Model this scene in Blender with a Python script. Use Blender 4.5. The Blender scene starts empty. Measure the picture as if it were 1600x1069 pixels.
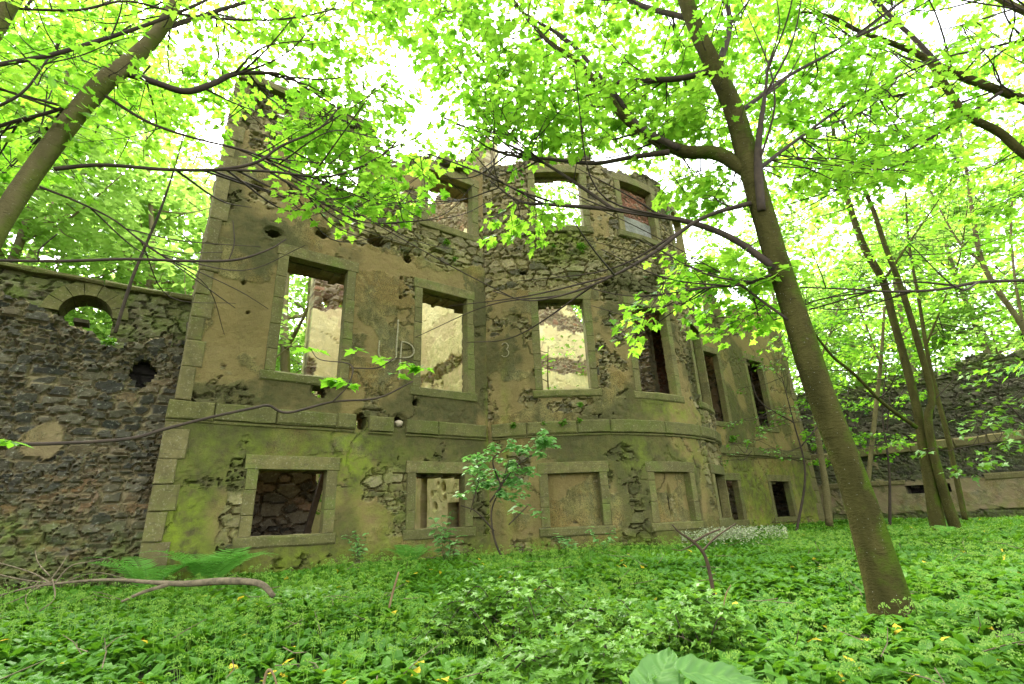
import bpy, math, random
import numpy as np
from mathutils import Matrix, Vector
random.seed(7); RNG = np.random.default_rng(7)
SC = bpy.context.scene; COL = SC.collection
rad = math.radians

# ------------------------------------------------------------------ camera frame
# world: X runs along the house front, Y goes into the house, Z up, the lens is at the origin.
FPX, CX, CY = 771.0, 800.0, 534.5
def _n(v): return v / np.linalg.norm(v)
AZ = _n(np.array([-90., -2184., FPX])); AX = np.array([1118., 226., FPX]); AX = _n(AX - AX.dot(AZ) * AZ); AY = np.cross(AZ, AX)
FWD = np.array([AX[2], AY[2], AZ[2]]); FH = _n(FWD[:2])
def P(px, py, t):
    """point seen along a direction, at horizontal depth t in front of the camera"""
    d = np.array([px - CX, py - CY, FPX]); r = np.array([d @ AX, d @ AY, d @ AZ])
    return r * (t / (r[:2] @ FH))
def depth_of(p): return p @ FWD
def gz(x, y):
    """ground height"""
    d = math.hypot(x, y)
    s = min(max((d - 2.0) / 7.0, 0), 1); s = s * s * (3 - 2 * s)
    return -1.16 + .30 * s + .035 * math.sin(x * 1.3 + .5) * math.cos(y * 1.1) + .02 * math.sin(3.1 * x + 2.3 * y)

# ------------------------------------------------------------------ numpy noise
def _h(ix, iy, s):
    v = np.sin(ix * 127.1 + iy * 311.7 + s * 74.7) * 43758.5453
    return v - np.floor(v)
def vnoise(x, y, s=0):
    ix = np.floor(x); iy = np.floor(y); fx = x - ix; fy = y - iy
    fx = fx * fx * (3 - 2 * fx); fy = fy * fy * (3 - 2 * fy)
    a = _h(ix, iy, s); b = _h(ix + 1, iy, s); c = _h(ix, iy + 1, s); d = _h(ix + 1, iy + 1, s)
    return (a + (b - a) * fx) * (1 - fy) + (c + (d - c) * fx) * fy
def fbm(x, y, s=0, o=4):
    t = 0; a = .5
    for k in range(o):
        t = t + a * vnoise(x, y, s + k * 13); x = x * 2.03 + 5.1; y = y * 2.03 + 1.7; a *= .5
    return t / (1 - .5 ** o)
def sst(a, b, x):
    t = np.clip((x - a) / (b - a), 0, 1); return t * t * (3 - 2 * t)
def stones1(u, z, L, H, s):
    uu = u + .10 * (fbm(u * 2.2, z * 2.2, s + 3, 2) - .5) + .05 * (fbm(u * 8, z * 8, s + 2, 2) - .5); zz = z + .12 * (fbm(u * 1.5, z * 1.5, s + 9, 3) - .5) + .03 * (fbm(u * 9, z * 9, s + 4, 2) - .5)
    gx = uu / L; gy = zz / H
    iy0 = np.floor(gy); f1 = np.full(u.shape, 9.); f2 = np.full(u.shape, 9.); i1 = np.zeros(u.shape); i2 = np.zeros(u.shape); tl = np.zeros(u.shape)
    for dy in (-1, 0, 1):
        iy = iy0 + dy; off = _h(iy, iy * 0 + 3., s)
        ix0 = np.floor(gx + off)
        for dx in (-1, 0, 1):
            ix = ix0 + dx
            ex = gx - (ix + .5 + .66 * (_h(ix, iy, s + 1) - .5) - off); ey = gy - (iy + .5 + .6 * (_h(ix, iy, s + 2) - .5))
            r = .65 + .7 * _h(ix, iy, s + 6)
            ax, ay = np.abs(ex), np.abs(ey); d = (.45 * (ax + ay) + .55 * np.maximum(ax, ay) * 1.25) / r
            m = d < f1
            f2 = np.where(m, f1, np.minimum(f2, d))
            i1 = np.where(m, _h(ix, iy, s + 4), i1); i2 = np.where(m, _h(ix, iy, s + 5), i2)
            tl = np.where(m, ex * (_h(ix, iy, s + 7) - .5) + ey * (_h(ix, iy, s + 8) - .3) * 1.4, tl)
            f1 = np.where(m, d, f1)
    return f2 - f1, i1, i2, tl
def stones(u, z, L=.34, H=.17, s=0):
    """irregular coursed rubble of mixed sizes: joint distance, two randoms and the tilt of the nearest stone"""
    a = stones1(u, z, L * 1.15, H * 1.1, s); b = stones1(u, z, L * .62, H * .55, s + 60)
    k = vnoise(np.floor(u / (L * 2.3)) * .77, np.floor(z / (H * 1.7)) * .77, s + 11) > .56
    return tuple(np.where(k, q, p) for p, q in zip(a, b))

# ------------------------------------------------------------------ objects
def mesh_obj(name, V, groups, mat, parent=None, attrs=None, smooth=False, mats_per_group=None):
    V = np.asarray(V, dtype=np.float32).reshape(-1, 3)
    groups = [np.asarray(g, dtype=np.int32) for g in groups if len(g)]
    me = bpy.data.meshes.new(name)
    me.vertices.add(len(V)); me.vertices.foreach_set('co', V.ravel())
    loops = np.concatenate([g.ravel() for g in groups]); tot = np.concatenate([np.full(len(g), g.shape[1], np.int32) for g in groups])
    st = np.concatenate([[0], np.cumsum(tot)[:-1]]).astype(np.int32)
    me.loops.add(len(loops)); me.loops.foreach_set('vertex_index', loops)
    me.polygons.add(len(tot)); me.polygons.foreach_set('loop_start', st)
    try: me.polygons.foreach_set('loop_total', tot)
    except Exception: pass
    me.polygons.foreach_set('use_smooth', np.full(len(tot), bool(smooth)))
    for m in (mat if isinstance(mat, (list, tuple)) else [mat]): me.materials.append(m)
    if mats_per_group is not None: me.polygons.foreach_set('material_index', np.asarray(mats_per_group, dtype=np.int32))
    me.update(calc_edges=True)
    for k, a in (attrs or {}).items():
        at = me.attributes.new(k, 'FLOAT', 'POINT'); at.data.foreach_set('value', np.asarray(a, dtype=np.float32))
    o = bpy.data.objects.new(name, me); COL.objects.link(o)
    if parent is not None: o.parent = parent
    return o
def tag(o, label, cat, group=None, kind=None):
    if label: o['label'] = label
    if cat: o['category'] = cat
    if group: o['group'] = group
    if kind: o['kind'] = kind
    return o
def thing(name, label, cat, group=None):
    o = bpy.data.objects.new(name, None); o.empty_display_size = .2; COL.objects.link(o)
    return tag(o, label, cat, group)
class MB:
    """collects verts / tris / quads with one attribute (rnd)"""
    def __init__(s): s.V = []; s.n = 0; s.T = []; s.Q = []; s.tm = []; s.qm = []; s.A = []
    def add(s, V, T=None, Q=None, a=0., m=0):
        V = np.asarray(V, float).reshape(-1, 3); s.V.append(V)
        if T is not None and len(T): T = np.asarray(T); s.T.append(T + s.n); s.tm.append(np.full(len(T), m))
        if Q is not None and len(Q): Q = np.asarray(Q); s.Q.append(Q + s.n); s.qm.append(np.full(len(Q), m))
        s.A.append(np.broadcast_to(np.asarray(a, float), (len(V),))); s.n += len(V)
    def build(s, name, mat, parent=None, smooth=False):
        g = []; mi = []
        if s.T: g.append(np.concatenate(s.T)); mi.append(np.concatenate(s.tm))
        if s.Q: g.append(np.concatenate(s.Q)); mi.append(np.concatenate(s.qm))
        return mesh_obj(name, np.concatenate(s.V), g, mat, parent, {'rnd': np.concatenate(s.A)}, smooth, np.concatenate(mi))

# ------------------------------------------------------------------ materials
class NT:
    def __init__(s, name):
        s.m = bpy.data.materials.new(name); s.m.use_nodes = True; s.t = s.m.node_tree; s.t.nodes.clear()
        s.out = s.n('ShaderNodeOutputMaterial')
    def n(s, typ, **kw):
        nd = s.t.nodes.new(typ)
        for k, v in kw.items(): setattr(nd, k, v)
        return nd
    def put(s, sock, v):
        if isinstance(v, bpy.types.NodeSocket): s.t.links.new(v, sock)
        elif isinstance(v, (tuple, list)): sock.default_value = (*v, 1.0) if len(v) == 3 and sock.type == 'RGBA' else v
        else: sock.default_value = v
    def attr(s, name): return s.n('ShaderNodeAttribute', attribute_name=name).outputs['Fac']
    def coord(s, scale=(1, 1, 1)):
        tc = s.n('ShaderNodeTexCoord').outputs['Object']; mp = s.n('ShaderNodeMapping'); s.put(mp.inputs[0], tc); mp.inputs['Scale'].default_value = scale
        return mp.outputs[0]
    def noise(s, vec, scale, detail=4, rough=.6, out=0):
        nd = s.n('ShaderNodeTexNoise'); s.put(nd.inputs['Vector'], vec); nd.inputs['Scale'].default_value = scale
        nd.inputs['Detail'].default_value = detail; nd.inputs['Roughness'].default_value = rough; return nd.outputs[out]
    def voro(s, vec, scale, feature='F1', out='Distance'):
        nd = s.n('ShaderNodeTexVoronoi', feature=feature); s.put(nd.inputs['Vector'], vec); nd.inputs['Scale'].default_value = scale; return nd.outputs[out]
    def ramp(s, f, stops, interp='LINEAR'):
        nd = s.n('ShaderNodeValToRGB'); s.put(nd.inputs[0], f); cr = nd.color_ramp; cr.interpolation = interp
        while len(cr.elements) < len(stops): cr.elements.new(.5)
        for e, (p, c) in zip(cr.elements, stops): e.position = p; e.color = (*c, 1) if not isinstance(c, (int, float)) else (c, c, c, 1)
        return nd.outputs[0]
    def mix(s, f, a, b, mode='MIX'):
        nd = s.n('ShaderNodeMix', data_type='RGBA', blend_type=mode); s.put(nd.inputs[0], f); s.put(nd.inputs[6], a); s.put(nd.inputs[7], b); return nd.outputs[2]
    def math(s, op, a, b=0., c=0., clamp=False):
        nd = s.n('ShaderNodeMath', operation=op, use_clamp=clamp); s.put(nd.inputs[0], a); s.put(nd.inputs[1], b); s.put(nd.inputs[2], c); return nd.outputs[0]
    def bump(s, h, strength=.5, dist=.02, normal=None):
        nd = s.n('ShaderNodeBump'); s.put(nd.inputs['Height'], h); nd.inputs['Strength'].default_value = strength; nd.inputs['Distance'].default_value = dist
        if normal is not None: s.put(nd.inputs['Normal'], normal)
        return nd.outputs[0]
    def principled(s, col, rough=.9, normal=None, spec=.2):
        nd = s.n('ShaderNodeBsdfPrincipled'); s.put(nd.inputs['Base Color'], col); s.put(nd.inputs['Roughness'], rough); nd.inputs['Specular IOR Level'].default_value = spec
        if normal is not None: s.put(nd.inputs['Normal'], normal)
        return nd.outputs[0]
    def done(s, sh): s.put(s.out.inputs[0], sh); return s.m

def masonry_mat(name, plA, plB, stA, stB, stC, mortar, moss_c=(.10, .15, .018), dampc=(.062, .058, .024), speck=1.0, sd=.34, dirt=1.0):
    """weathered render over rubble; pl = render left on the wall, tone/hue = stone by stone, jt = joint, moss, damp = stains and the darker lower storey"""
    t = NT(name); v = t.coord()
    pl, tone, hue, jt, moss, damp = (t.attr(k) for k in ('pl', 'tone', 'hue', 'jt', 'moss', 'damp'))
    nL = t.noise(v, 1.1, 5, .6); nM = t.noise(v, 6, 5, .65); nF = t.noise(v, 45, 4, .7); nX = t.noise(t.coord((1, 1, .35)), 2.6, 5, .62)
    pc = t.mix(t.ramp(nL, [(.36, 0), (.62, 1)]), plA, plB)
    pc = t.mix(t.ramp(nX, [(.44, 0), (.62, .9 * dirt)]), pc, (plB[0] * .48, plB[1] * .50, plB[2] * .52))
    nB = t.noise(v, .75, 6, .68); nG = t.noise(t.coord((1.3, 1.3, .7)), 1.6, 6, .7)
    pc = t.mix(t.ramp(nB, [(.45, 0), (.57, .9 * dirt)]), pc, (plA[0] * .70, plA[1] * .58, plA[2] * .50))
    pc = t.mix(t.ramp(nG, [(.52, 0), (.66, .8 * dirt)]), pc, (plA[0] * .52, plA[1] * .60, plA[2] * .75))
    pc = t.mix(t.ramp(nM, [(.52, 0), (.74, .65)]), pc, (plA[0] * 1.35, plA[1] * 1.35, plA[2] * 1.4))
    pc = t.mix(t.ramp(nF, [(.36, .8 * dirt), (.53, 0)]), pc, (plB[0] * .32, plB[1] * .32, plB[2] * .32))
    spk = t.ramp(t.voro(v, 38), [(.06, .9 * speck), (.14, 0)])
    pc = t.mix(t.math('MULTIPLY', spk, t.ramp(nL, [(.45, 0), (.58, 1)])), pc, (.42, .39, .28))
    pc = t.mix(t.math('MULTIPLY', t.math('SUBTRACT', 1.0, t.attr('coat')), .75), pc, (plA[0] * .78, plA[1] * .70, plA[2] * .72))
    sc = t.ramp(tone, [(0., stA), (sd, stA), (sd + .14, stB), (.78, stB), (.94, stC)])
    sc = t.mix(t.math('MULTIPLY', hue, .55), sc, (.12, .105, .075))
    sc = t.mix(t.ramp(t.noise(v, 14, 5, .7), [(.42, 0), (.68, .75)]), sc, (stB[0] * .45, stB[1] * .45, stB[2] * .5))
    sc = t.mix(t.ramp(t.noise(v, 24, 3, .6), [(.58, 0), (.74, .7)]), sc, (.30, .29, .22))
    sc = t.mix(jt, sc, mortar)
    c = t.mix(pl, sc, pc)
    dm = t.math('MULTIPLY', damp, t.ramp(nM, [(.25, .55), (.6, 1)]))
    c = t.mix(dm, c, dampc)
    mm = t.math('MULTIPLY', moss, t.ramp(t.noise(v, 3.3, 6, .68), [(.36, 0), (.6, 1)]))
    c = t.mix(mm, c, t.mix(nM, moss_c, (moss_c[0] * 1.7, moss_c[1] * 1.6, moss_c[2] * 1.4)))
    h = t.math('ADD', t.math('MULTIPLY', nF, .6), t.math('MULTIPLY', nM, 1.0))
    return t.done(t.principled(c, .95, t.bump(h, .9, .03), .1))

def ashlar_mat(name, A, B, green=(.11, .15, .025)):
    t = NT(name); v = t.coord(); r = t.attr('rnd')
    c = t.mix(r, A, B)
    c = t.mix(t.ramp(t.noise(v, 4, 5, .65), [(.4, 0), (.66, .8)]), c, (A[0] * .5, A[1] * .52, A[2] * .5))
    c = t.mix(t.ramp(t.noise(v, 1.7, 6, .65), [(.48, 0), (.72, .8)]), c, green)
    c = t.mix(t.ramp(t.noise(v, 30, 3, .7), [(.56, 0), (.74, .6)]), c, (.33, .30, .2))
    c = t.mix(t.ramp(t.noise(t.coord((1, 1, 4)), 6, 4, .6), [(.55, 0), (.7, .5)]), c, (.045, .04, .025))
    return t.done(t.principled(c, .92, t.bump(t.noise(v, 28, 5, .7), .6, .018), .15))

def leaf_mat(name, A, B, tA, tB, mixf=.5, rough=.45, dead=None, spec=.3):
    t = NT(name); r = t.attr('rnd'); v = t.coord()
    rr = t.math('ADD', t.math('MULTIPLY', r, .8), t.math('MULTIPLY', t.math('ADD', t.noise(v, 1.3, 2), t.math('MULTIPLY', t.noise(v, 32, 3), .9)), .25))
    c = t.mix(rr, A, B); tc = t.mix(rr, tA, tB)
    if dead:
        y = t.ramp(r, [(.985, 0), (.99, 1)]); c = t.mix(y, c, dead); tc = t.mix(y, tc, dead)
    p = t.principled(c, rough, None, spec)
    tr = t.n('ShaderNodeBsdfTranslucent'); t.put(tr.inputs[0], tc)
    mx = t.n('ShaderNodeMixShader'); mx.inputs[0].default_value = mixf; t.put(mx.inputs[1], p); t.put(mx.inputs[2], tr.outputs[0])
    return t.done(mx.outputs[0])

def bark_mat(name, A, B, moss=(.085, .12, .018), mossy=.5):
    t = NT(name); v = t.coord(); vz = t.coord((1, 1, .35))
    c = t.mix(t.ramp(t.noise(vz, 6, 6, .62), [(.35, 0), (.65, 1)]), A, B)
    gm = t.n('ShaderNodeNewGeometry'); sx = t.n('ShaderNodeSeparateXYZ'); t.put(sx.inputs[0], gm.outputs['Normal'])
    side = t.math('MULTIPLY_ADD', sx.outputs[0], .26, .02)
    mm = t.ramp(t.math('ADD', t.noise(v, 3.5, 6, .65), side), [(.62 - .22 * mossy, 0), (.84 - .2 * mossy, .95)])
    c = t.mix(mm, c, moss)
    c = t.mix(t.ramp(t.noise(t.coord((1, 1, 5)), 5, 3, .6), [(.60, 0), (.70, .6)]), c, (A[0] * .35, A[1] * .35, A[2] * .35))
    c = t.mix(t.ramp(t.voro(v, 26), [(.045, .8), (.09, 0)]), c, (.36, .36, .28))
    h = t.math('ADD', t.noise(t.coord((1, 1, 2.5)), 22, 5, .7), t.math('MULTIPLY', t.noise(v, 5, 3), 1.6))
    return t.done(t.principled(c, .95, t.bump(h, .95, .025), .04))

def plain_mat(name, A, B, scale=12, rough=.9, bump=.4):
    t = NT(name); v = t.coord()
    return t.done(t.principled(t.mix(t.ramp(t.noise(v, scale, 5, .65), [(.35, 0), (.65, 1)]), A, B), rough, t.bump(t.noise(v, scale * 4, 4, .7), bump, .01), .2))

M = {}
M['front'] = masonry_mat('render_over_rubble', (.258, .208, .082), (.108, .092, .036), (.055, .047, .028), (.245, .198, .084), (.35, .285, .14), (.205, .165, .068), (.125, .165, .018), sd=.16)
M['garden'] = masonry_mat('dark_rubble', (.25, .205, .10), (.17, .14, .07), (.026, .026, .023), (.098, .083, .048), (.17, .10, .045), (.24, .195, .105))
M['coped'] = masonry_mat('mossy_squared_rubble', (.2, .16, .08), (.15, .12, .06), (.10, .085, .045), (.17, .145, .072), (.23, .19, .10), (.06, .052, .03))
M['yard'] = masonry_mat('blackened_rubble', (.30, .235, .14), (.20, .16, .09), (.020, .019, .016), (.055, .046, .032), (.11, .09, .06), (.075, .062, .042))
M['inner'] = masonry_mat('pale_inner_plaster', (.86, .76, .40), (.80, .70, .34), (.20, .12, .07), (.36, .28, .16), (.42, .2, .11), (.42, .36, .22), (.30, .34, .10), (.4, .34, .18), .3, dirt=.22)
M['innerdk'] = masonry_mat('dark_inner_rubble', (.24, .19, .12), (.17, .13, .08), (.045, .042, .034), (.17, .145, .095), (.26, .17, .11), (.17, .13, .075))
M['brick'] = masonry_mat('old_brick', (.25, .18, .11), (.2, .14, .09), (.17, .065, .035), (.27, .10, .05), (.33, .15, .08), (.3, .24, .17))
M['ashlar'] = ashlar_mat('weathered_sandstone', (.160, .136, .050), (.108, .095, .036))
M['sill'] = ashlar_mat('mossy_sandstone', (.135, .122, .040), (.105, .098, .034), (.075, .095, .014))
M['quoin'] = ashlar_mat('pale_quoin_sandstone', (.175, .145, .060), (.108, .090, .036), (.12, .13, .03))
M['greypanel'] = ashlar_mat('grey_block', (.22, .21, .18), (.18, .175, .15), (.15, .155, .1))
M['void_shade'] = plain_mat('dark_void', (.012, .010, .008), (.022, .018, .013))  # near-black colour standing in for the shade beyond openings
M['timber'] = plain_mat('old_timber', (.07, .05, .03), (.035, .026, .016), 8)
M['chalk'] = plain_mat('chalk', (.34, .30, .19), (.19, .16, .08), 30)
M['rock'] = plain_mat('pale_stone', (.45, .36, .26), (.34, .27, .19), 14)
M['leaf'] = leaf_mat('sycamore_leaf', (.055, .165, .010), (.12, .28, .014), (.10, .33, .010), (.34, .60, .045), .64)
M['leaf_far'] = leaf_mat('woodland_leaf', (.07, .19, .012), (.14, .30, .02), (.19, .37, .035), (.35, .54, .10), .62)
M['garlic'] = leaf_mat('wild_garlic_leaf', (.026, .102, .008), (.098, .240, .018), (.05, .18, .008), (.17, .36, .014), .36, .5, (.62, .46, .03), .16)
M['seed'] = leaf_mat('garlic_seed_head', (.11, .24, .02), (.24, .40, .05), (.18, .34, .03), (.28, .44, .05), .35)
M['bramble'] = leaf_mat('bramble_leaf', (.042, .130, .010), (.125, .27, .022), (.08, .20, .010), (.2, .38, .022), .36, .45)
M['fern'] = leaf_mat('fern_frond', (.085, .25, .03), (.15, .36, .05), (.12, .38, .04), (.2, .48, .06), .4, .55)
M['elder'] = leaf_mat('elder_leaf', (.14, .32, .075), (.22, .40, .12), (.14, .36, .06), (.22, .46, .1), .4, .5)
M['bigleaf'] = leaf_mat('broad_leaf', (.045, .135, .018), (.13, .25, .055), (.14, .36, .03), (.2, .42, .05), .3, .5)
M['flower'] = leaf_mat('pale_blossom', (.24, .28, .13), (.36, .38, .24), (.3, .34, .18), (.4, .42, .25), .3, .7)
M['bark'] = bark_mat('sycamore_bark', (.062, .055, .016), (.034, .031, .009), (.050, .085, .006), 1.2)
M['barkL'] = bark_mat('grey_sycamore_bark', (.125, .105, .045), (.080, .068, .028), (.09, .105, .02), .5)
M['barkF'] = bark_mat('pale_far_bark', (.22, .18, .10), (.16, .13, .07), (.14, .15, .04), .4)
M['twig'] = plain_mat('dark_twig', (.050, .036, .022), (.028, .021, .014), 9)
M['dead'] = plain_mat('dead_wood', (.17, .135, .08), (.07, .055, .032), 16)
M['deaddk'] = plain_mat('dark_dead_wood', (.06, .04, .02), (.035, .024, .014), 9)
M['straw'] = plain_mat('dry_stalk', (.20, .14, .065), (.13, .085, .04), 9)
M['soil'] = plain_mat('woodland_soil', (.035, .045, .014), (.022, .026, .010), 5)
M['moss'] = plain_mat('moss', (.05, .10, .012), (.03, .06, .008), 20)

# ------------------------------------------------------------------ ground
def build_ground():
    a = np.concatenate([np.linspace(-160, -12, 12)[:-1], np.linspace(-12, 30, 170), np.linspace(30, 160, 12)[1:]])
    b = np.concatenate([np.linspace(-160, -8, 12)[:-1], np.linspace(-8, 20, 120), np.linspace(20, 170, 12)[1:]])
    V = np.array([(x, y, gz(x, y) + .015 * math.sin(7 * x + 3 * y)) for y in b for x in a]); n = len(a)
    i, j = np.meshgrid(np.arange(n - 1), np.arange(len(b) - 1)); k = (j * n + i).ravel()
    tag(mesh_obj('ground', V, [np.stack([k, k + 1, k + n + 1, k + n], 1)], M['soil'], smooth=True), None, None, kind='structure')
build_ground()

# ------------------------------------------------------------------ masonry
def lin(a, b, st):
    return np.linspace(a, b, max(2, int(round((b - a) / st)) + 1))
def axis(a, b, marks, st):
    ks = sorted({round(k, 4) for k in [a, b] + [m for m in marks if a < m < b]})
    return np.unique(np.round(np.concatenate([lin(p, q, st) for p, q in zip(ks[:-1], ks[1:])]), 4))
def masonry(name, f, u0, u1, z0, z1, holes, top, mat, parent, fields, st=.03, thick=.32, back=.5, blobs=(), seed=0, L=.34, H=.17, rel=.065, inset=.05, ragged=(), moss=None, damp=None, tone_shift=None, back_top=None, jw=.17, stain=False):
    """one wall: a relief front with openings, their reveals, and a plain inner leaf behind. f(u, z, d) -> xyz, d into the wall"""
    us = axis(u0, u1, [h[i] for h in holes for i in (0, 1)], st); zs = axis(z0, z1, [h[i] for h in holes for i in (2, 3)], st)
    U, Z = np.meshgrid(us, zs); nu, nz = len(us), len(zs)
    g, r1, r2, tl = stones(U, Z, L, H, seed)
    pl = fields(U, Z) + 1.0 * (fbm(U * 1.1, Z * 1.3, seed + 40, 5) - .5) + .24 * (fbm(U * 7, Z * 7, seed + 50, 3) - .5)
    pl0 = pl; pl = sst(.46, .51, pl)
    edge = sst(.02, .02 + jw * .9, g)
    rub = inset + (1 - edge) * rel * 1.15 - edge * rel * ((r2 - .3) * 1.3 + tl * 1.1) + .045 * (fbm(U * 10, Z * 13, seed + 70, 3) - .5)
    coat = sst(.50, .53, fbm(U * 1.1 + 3, Z * 1.4, seed + 60, 5) + .25 * (pl0 - .62)); pla = .022 * (fbm(U * 2.2, Z * 2.2, seed + 20, 4) - .5) * 2 + .012 * (fbm(U * 14, Z * 14, seed + 21, 2) - .5) + .012 * (1 - coat)
    d = pl * pla + (1 - pl) * rub
    ck = 1 - sst(.004, .016, np.abs(fbm(U * .9 + 7, Z * .8, seed + 120, 6) - .5)); ck *= pl * sst(.45, .6, fbm(U * .7, Z * .7, seed + 130, 2)); d = d + .03 * ck
    mo = np.zeros_like(U) if moss is None else np.clip(moss(U, Z), 0, 1)
    da = np.clip((0 if damp is None else damp(U, Z)) + .7 * ck + (.92 * sst(.51, .63, fbm(U * .75, Z * .55, seed + 140, 5)) if stain else 0), 0, 1) + 0 * U
    tn = np.clip(r1 + (0 if tone_shift is None else tone_shift(U, Z)), 0, 1)
    jt = (1 - sst(jw * .35, jw, g))
    uc = .5 * (us[1:] + us[:-1]); zc = .5 * (zs[1:] + zs[:-1]); UC, ZC = np.meshgrid(uc, zc)
    ok = np.ones(UC.shape, bool)
    for h in holes: ok &= ~((UC > h[0]) & (UC < h[1]) & (ZC > h[2]) & (ZC < h[3]))
    T = top(UC) + .30 * (vnoise(np.floor(UC / .33) * 1.7, UC * 0, seed + 5) - .5) + .1 * (fbm(UC * 6, ZC * 6, seed + 6, 2) - .5)
    ok &= ZC < T
    thr = ok.copy()
    for (bu, bz, ru, rz) in blobs:
        q = np.hypot((UC - bu) / ru, (ZC - bz) / rz) + .7 * (fbm(UC * 9, ZC * 9, seed + 31, 3) - .5); ok &= q > .9
        qv = np.hypot((U - bu) / ru, (Z - bz) / rz); d = d + .07 * (1 - sst(.9, 1.5, qv)); 
    idx = np.arange(nu * nz).reshape(nz, nu)
    Q = np.stack([idx[:-1, :-1], idx[:-1, 1:], idx[1:, 1:], idx[1:, :-1]], -1)[ok]
    V1 = f(U.ravel(), Z.ravel(), d.ravel())
    N = nu * nz
    # boundary edges -> reveals
    E = np.concatenate([Q[:, [0, 1]], Q[:, [1, 2]], Q[:, [2, 3]], Q[:, [3, 0]]])
    key = np.sort(E, 1); kk = key[:, 0].astype(np.int64) * N + key[:, 1]
    _, inv, cnt = np.unique(kk, return_inverse=True, return_counts=True)
    B = E[cnt[inv] == 1]
    V2 = f(U.ravel(), Z.ravel(), np.full(N, thick + .03))
    R = np.stack([B[:, 1], B[:, 0], B[:, 0] + N, B[:, 1] + N], 1)
    at = {k: np.tile(a.ravel(), 2) for k, a in dict(tone=tn, hue=r2, jt=jt, moss=mo, damp=da, coat=coat).items()}
    at['pl'] = np.concatenate([pl.ravel(), np.zeros(N)])
    Vs = [V1, V2]; Qs = [Q, R]; off = 2 * N
    if back > 0:   # inner leaf
        st2 = max(.07, st * 2)
        h2 = [(h[0] + h[4], h[1] - h[4], h[2] + h[5], h[3] - h[6]) if len(h) > 4 else h for h in holes]
        us = axis(u0, u1, [h[i] for h in h2 for i in (0, 1)], st2); zs = axis(z0, z1, [h[i] for h in h2 for i in (2, 3)], st2)
        U, Z = np.meshgrid(us, zs); nu, nz = len(us), len(zs); n2 = nu * nz
        uc = .5 * (us[1:] + us[:-1]); zc = .5 * (zs[1:] + zs[:-1]); UC, ZC = np.meshgrid(uc, zc); ok = np.ones(UC.shape, bool)
        for h in h2:
            rag = (.10 * (fbm(UC * 5, UC * 0 + 2, seed + 8, 3) - .35)) if len(h2) else 0
            ok &= ~((UC > h[0]) & (UC < h[1]) & (ZC > h[2]) & (ZC < h[3] - np.maximum(rag, 0) * 2))
        for (bu, bz, ru, rz) in blobs: ok &= np.hypot((UC - bu) / ru, (ZC - bz) / rz) > (1.3 if ru > .12 else 0)
        ok &= ZC < (back_top or top)(UC) - .12 + .35 * (vnoise(np.floor(UC / .4), UC * 0, seed + 15) - .5)
        g, r1, r2, tl = stones(U, Z, L, H, seed + 100)
        dd = .05 * (1 - sst(0, .2, g)) * 1
        idx = np.arange(n2).reshape(nz, nu); Qb = np.stack([idx[:-1, :-1], idx[:-1, 1:], idx[1:, 1:], idx[1:, :-1]], -1)[ok]
        E = np.concatenate([Qb[:, [0, 1]], Qb[:, [1, 2]], Qb[:, [2, 3]], Qb[:, [3, 0]]]); key = np.sort(E, 1); kk = key[:, 0].astype(np.int64) * n2 + key[:, 1]
        _, inv, cnt = np.unique(kk, return_inverse=True, return_counts=True); B = E[cnt[inv] == 1]
        Va = f(U.ravel(), Z.ravel(), np.full(n2, thick) + .03 * (r1.ravel() - .5)); Vb = f(U.ravel(), Z.ravel(), thick + back - dd.ravel())
        Vs += [Va, Vb]; Qs += [Qb + off, Qb[:, ::-1] + off + n2, np.stack([B[:, 1], B[:, 0], B[:, 0] + n2, B[:, 1] + n2], 1) + off]
        z2 = np.zeros(2 * n2)
        for k, a in (('tone', r1), ('hue', r2), ('jt', 1 - sst(jw * .35, jw, g))): at[k] = np.concatenate([at[k], np.tile(a.ravel(), 2)])
        plb = sst(.5, .56, .35 + fbm(U * 1.1, Z * 1.1, seed + 90, 4) * .5).ravel()
        at['pl'] = np.concatenate([at['pl'], np.zeros(n2), plb]); at['moss'] = np.concatenate([at['moss'], z2]); at['damp'] = np.concatenate([at['damp'], z2]); at['coat'] = np.concatenate([at['coat'], z2 + 1])
    return mesh_obj(name, np.concatenate(Vs), Qs, mat, parent, at)

def mbox(mb, f, u0, u1, z0, z1, d0, d1, ch=.012, nu=1, jit=.006, a=None, fine=0):
    """a dressed stone in wall space, front arrises chamfered and a little worn"""
    a = random.random() if a is None else a; ch = ch * random.uniform(.7, 1.9)
    us = np.linspace(u0, u1, nu + 1); ring = []
    J = lambda: random.uniform(-jit, jit)
    V = []
    def prof(inset, d):
        zz = [(z0 + inset), (z1 - inset)]
        us_ = np.clip(us, u0 + inset, u1 - inset)
        return [(u + J(), z + J(), d + J() * .6) for z in zz for u in us_]
    V = prof(ch, d0) + prof(0, d0 + ch) + prof(0, d1)
    n = nu + 1; L = 2 * n
    def loop(o): return [o + i for i in range(n)] + [o + n + i for i in reversed(range(n))]
    Q = [(i, i + 1, n + i + 1, n + i) for i in range(nu)] + [(2 * L + i + 1, 2 * L + i, 2 * L + n + i, 2 * L + n + i + 1) for i in range(nu)]
    for o in (0, L):
        A = loop(o); B = loop(o + L)
        for i in range(len(A)):
            j = (i + 1) % len(A); Q.append((A[j], A[i], B[i], B[j]))
    V = np.array(V); mb.add(f(V[:, 0], V[:, 1], V[:, 2]), Q=Q, a=a)

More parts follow.
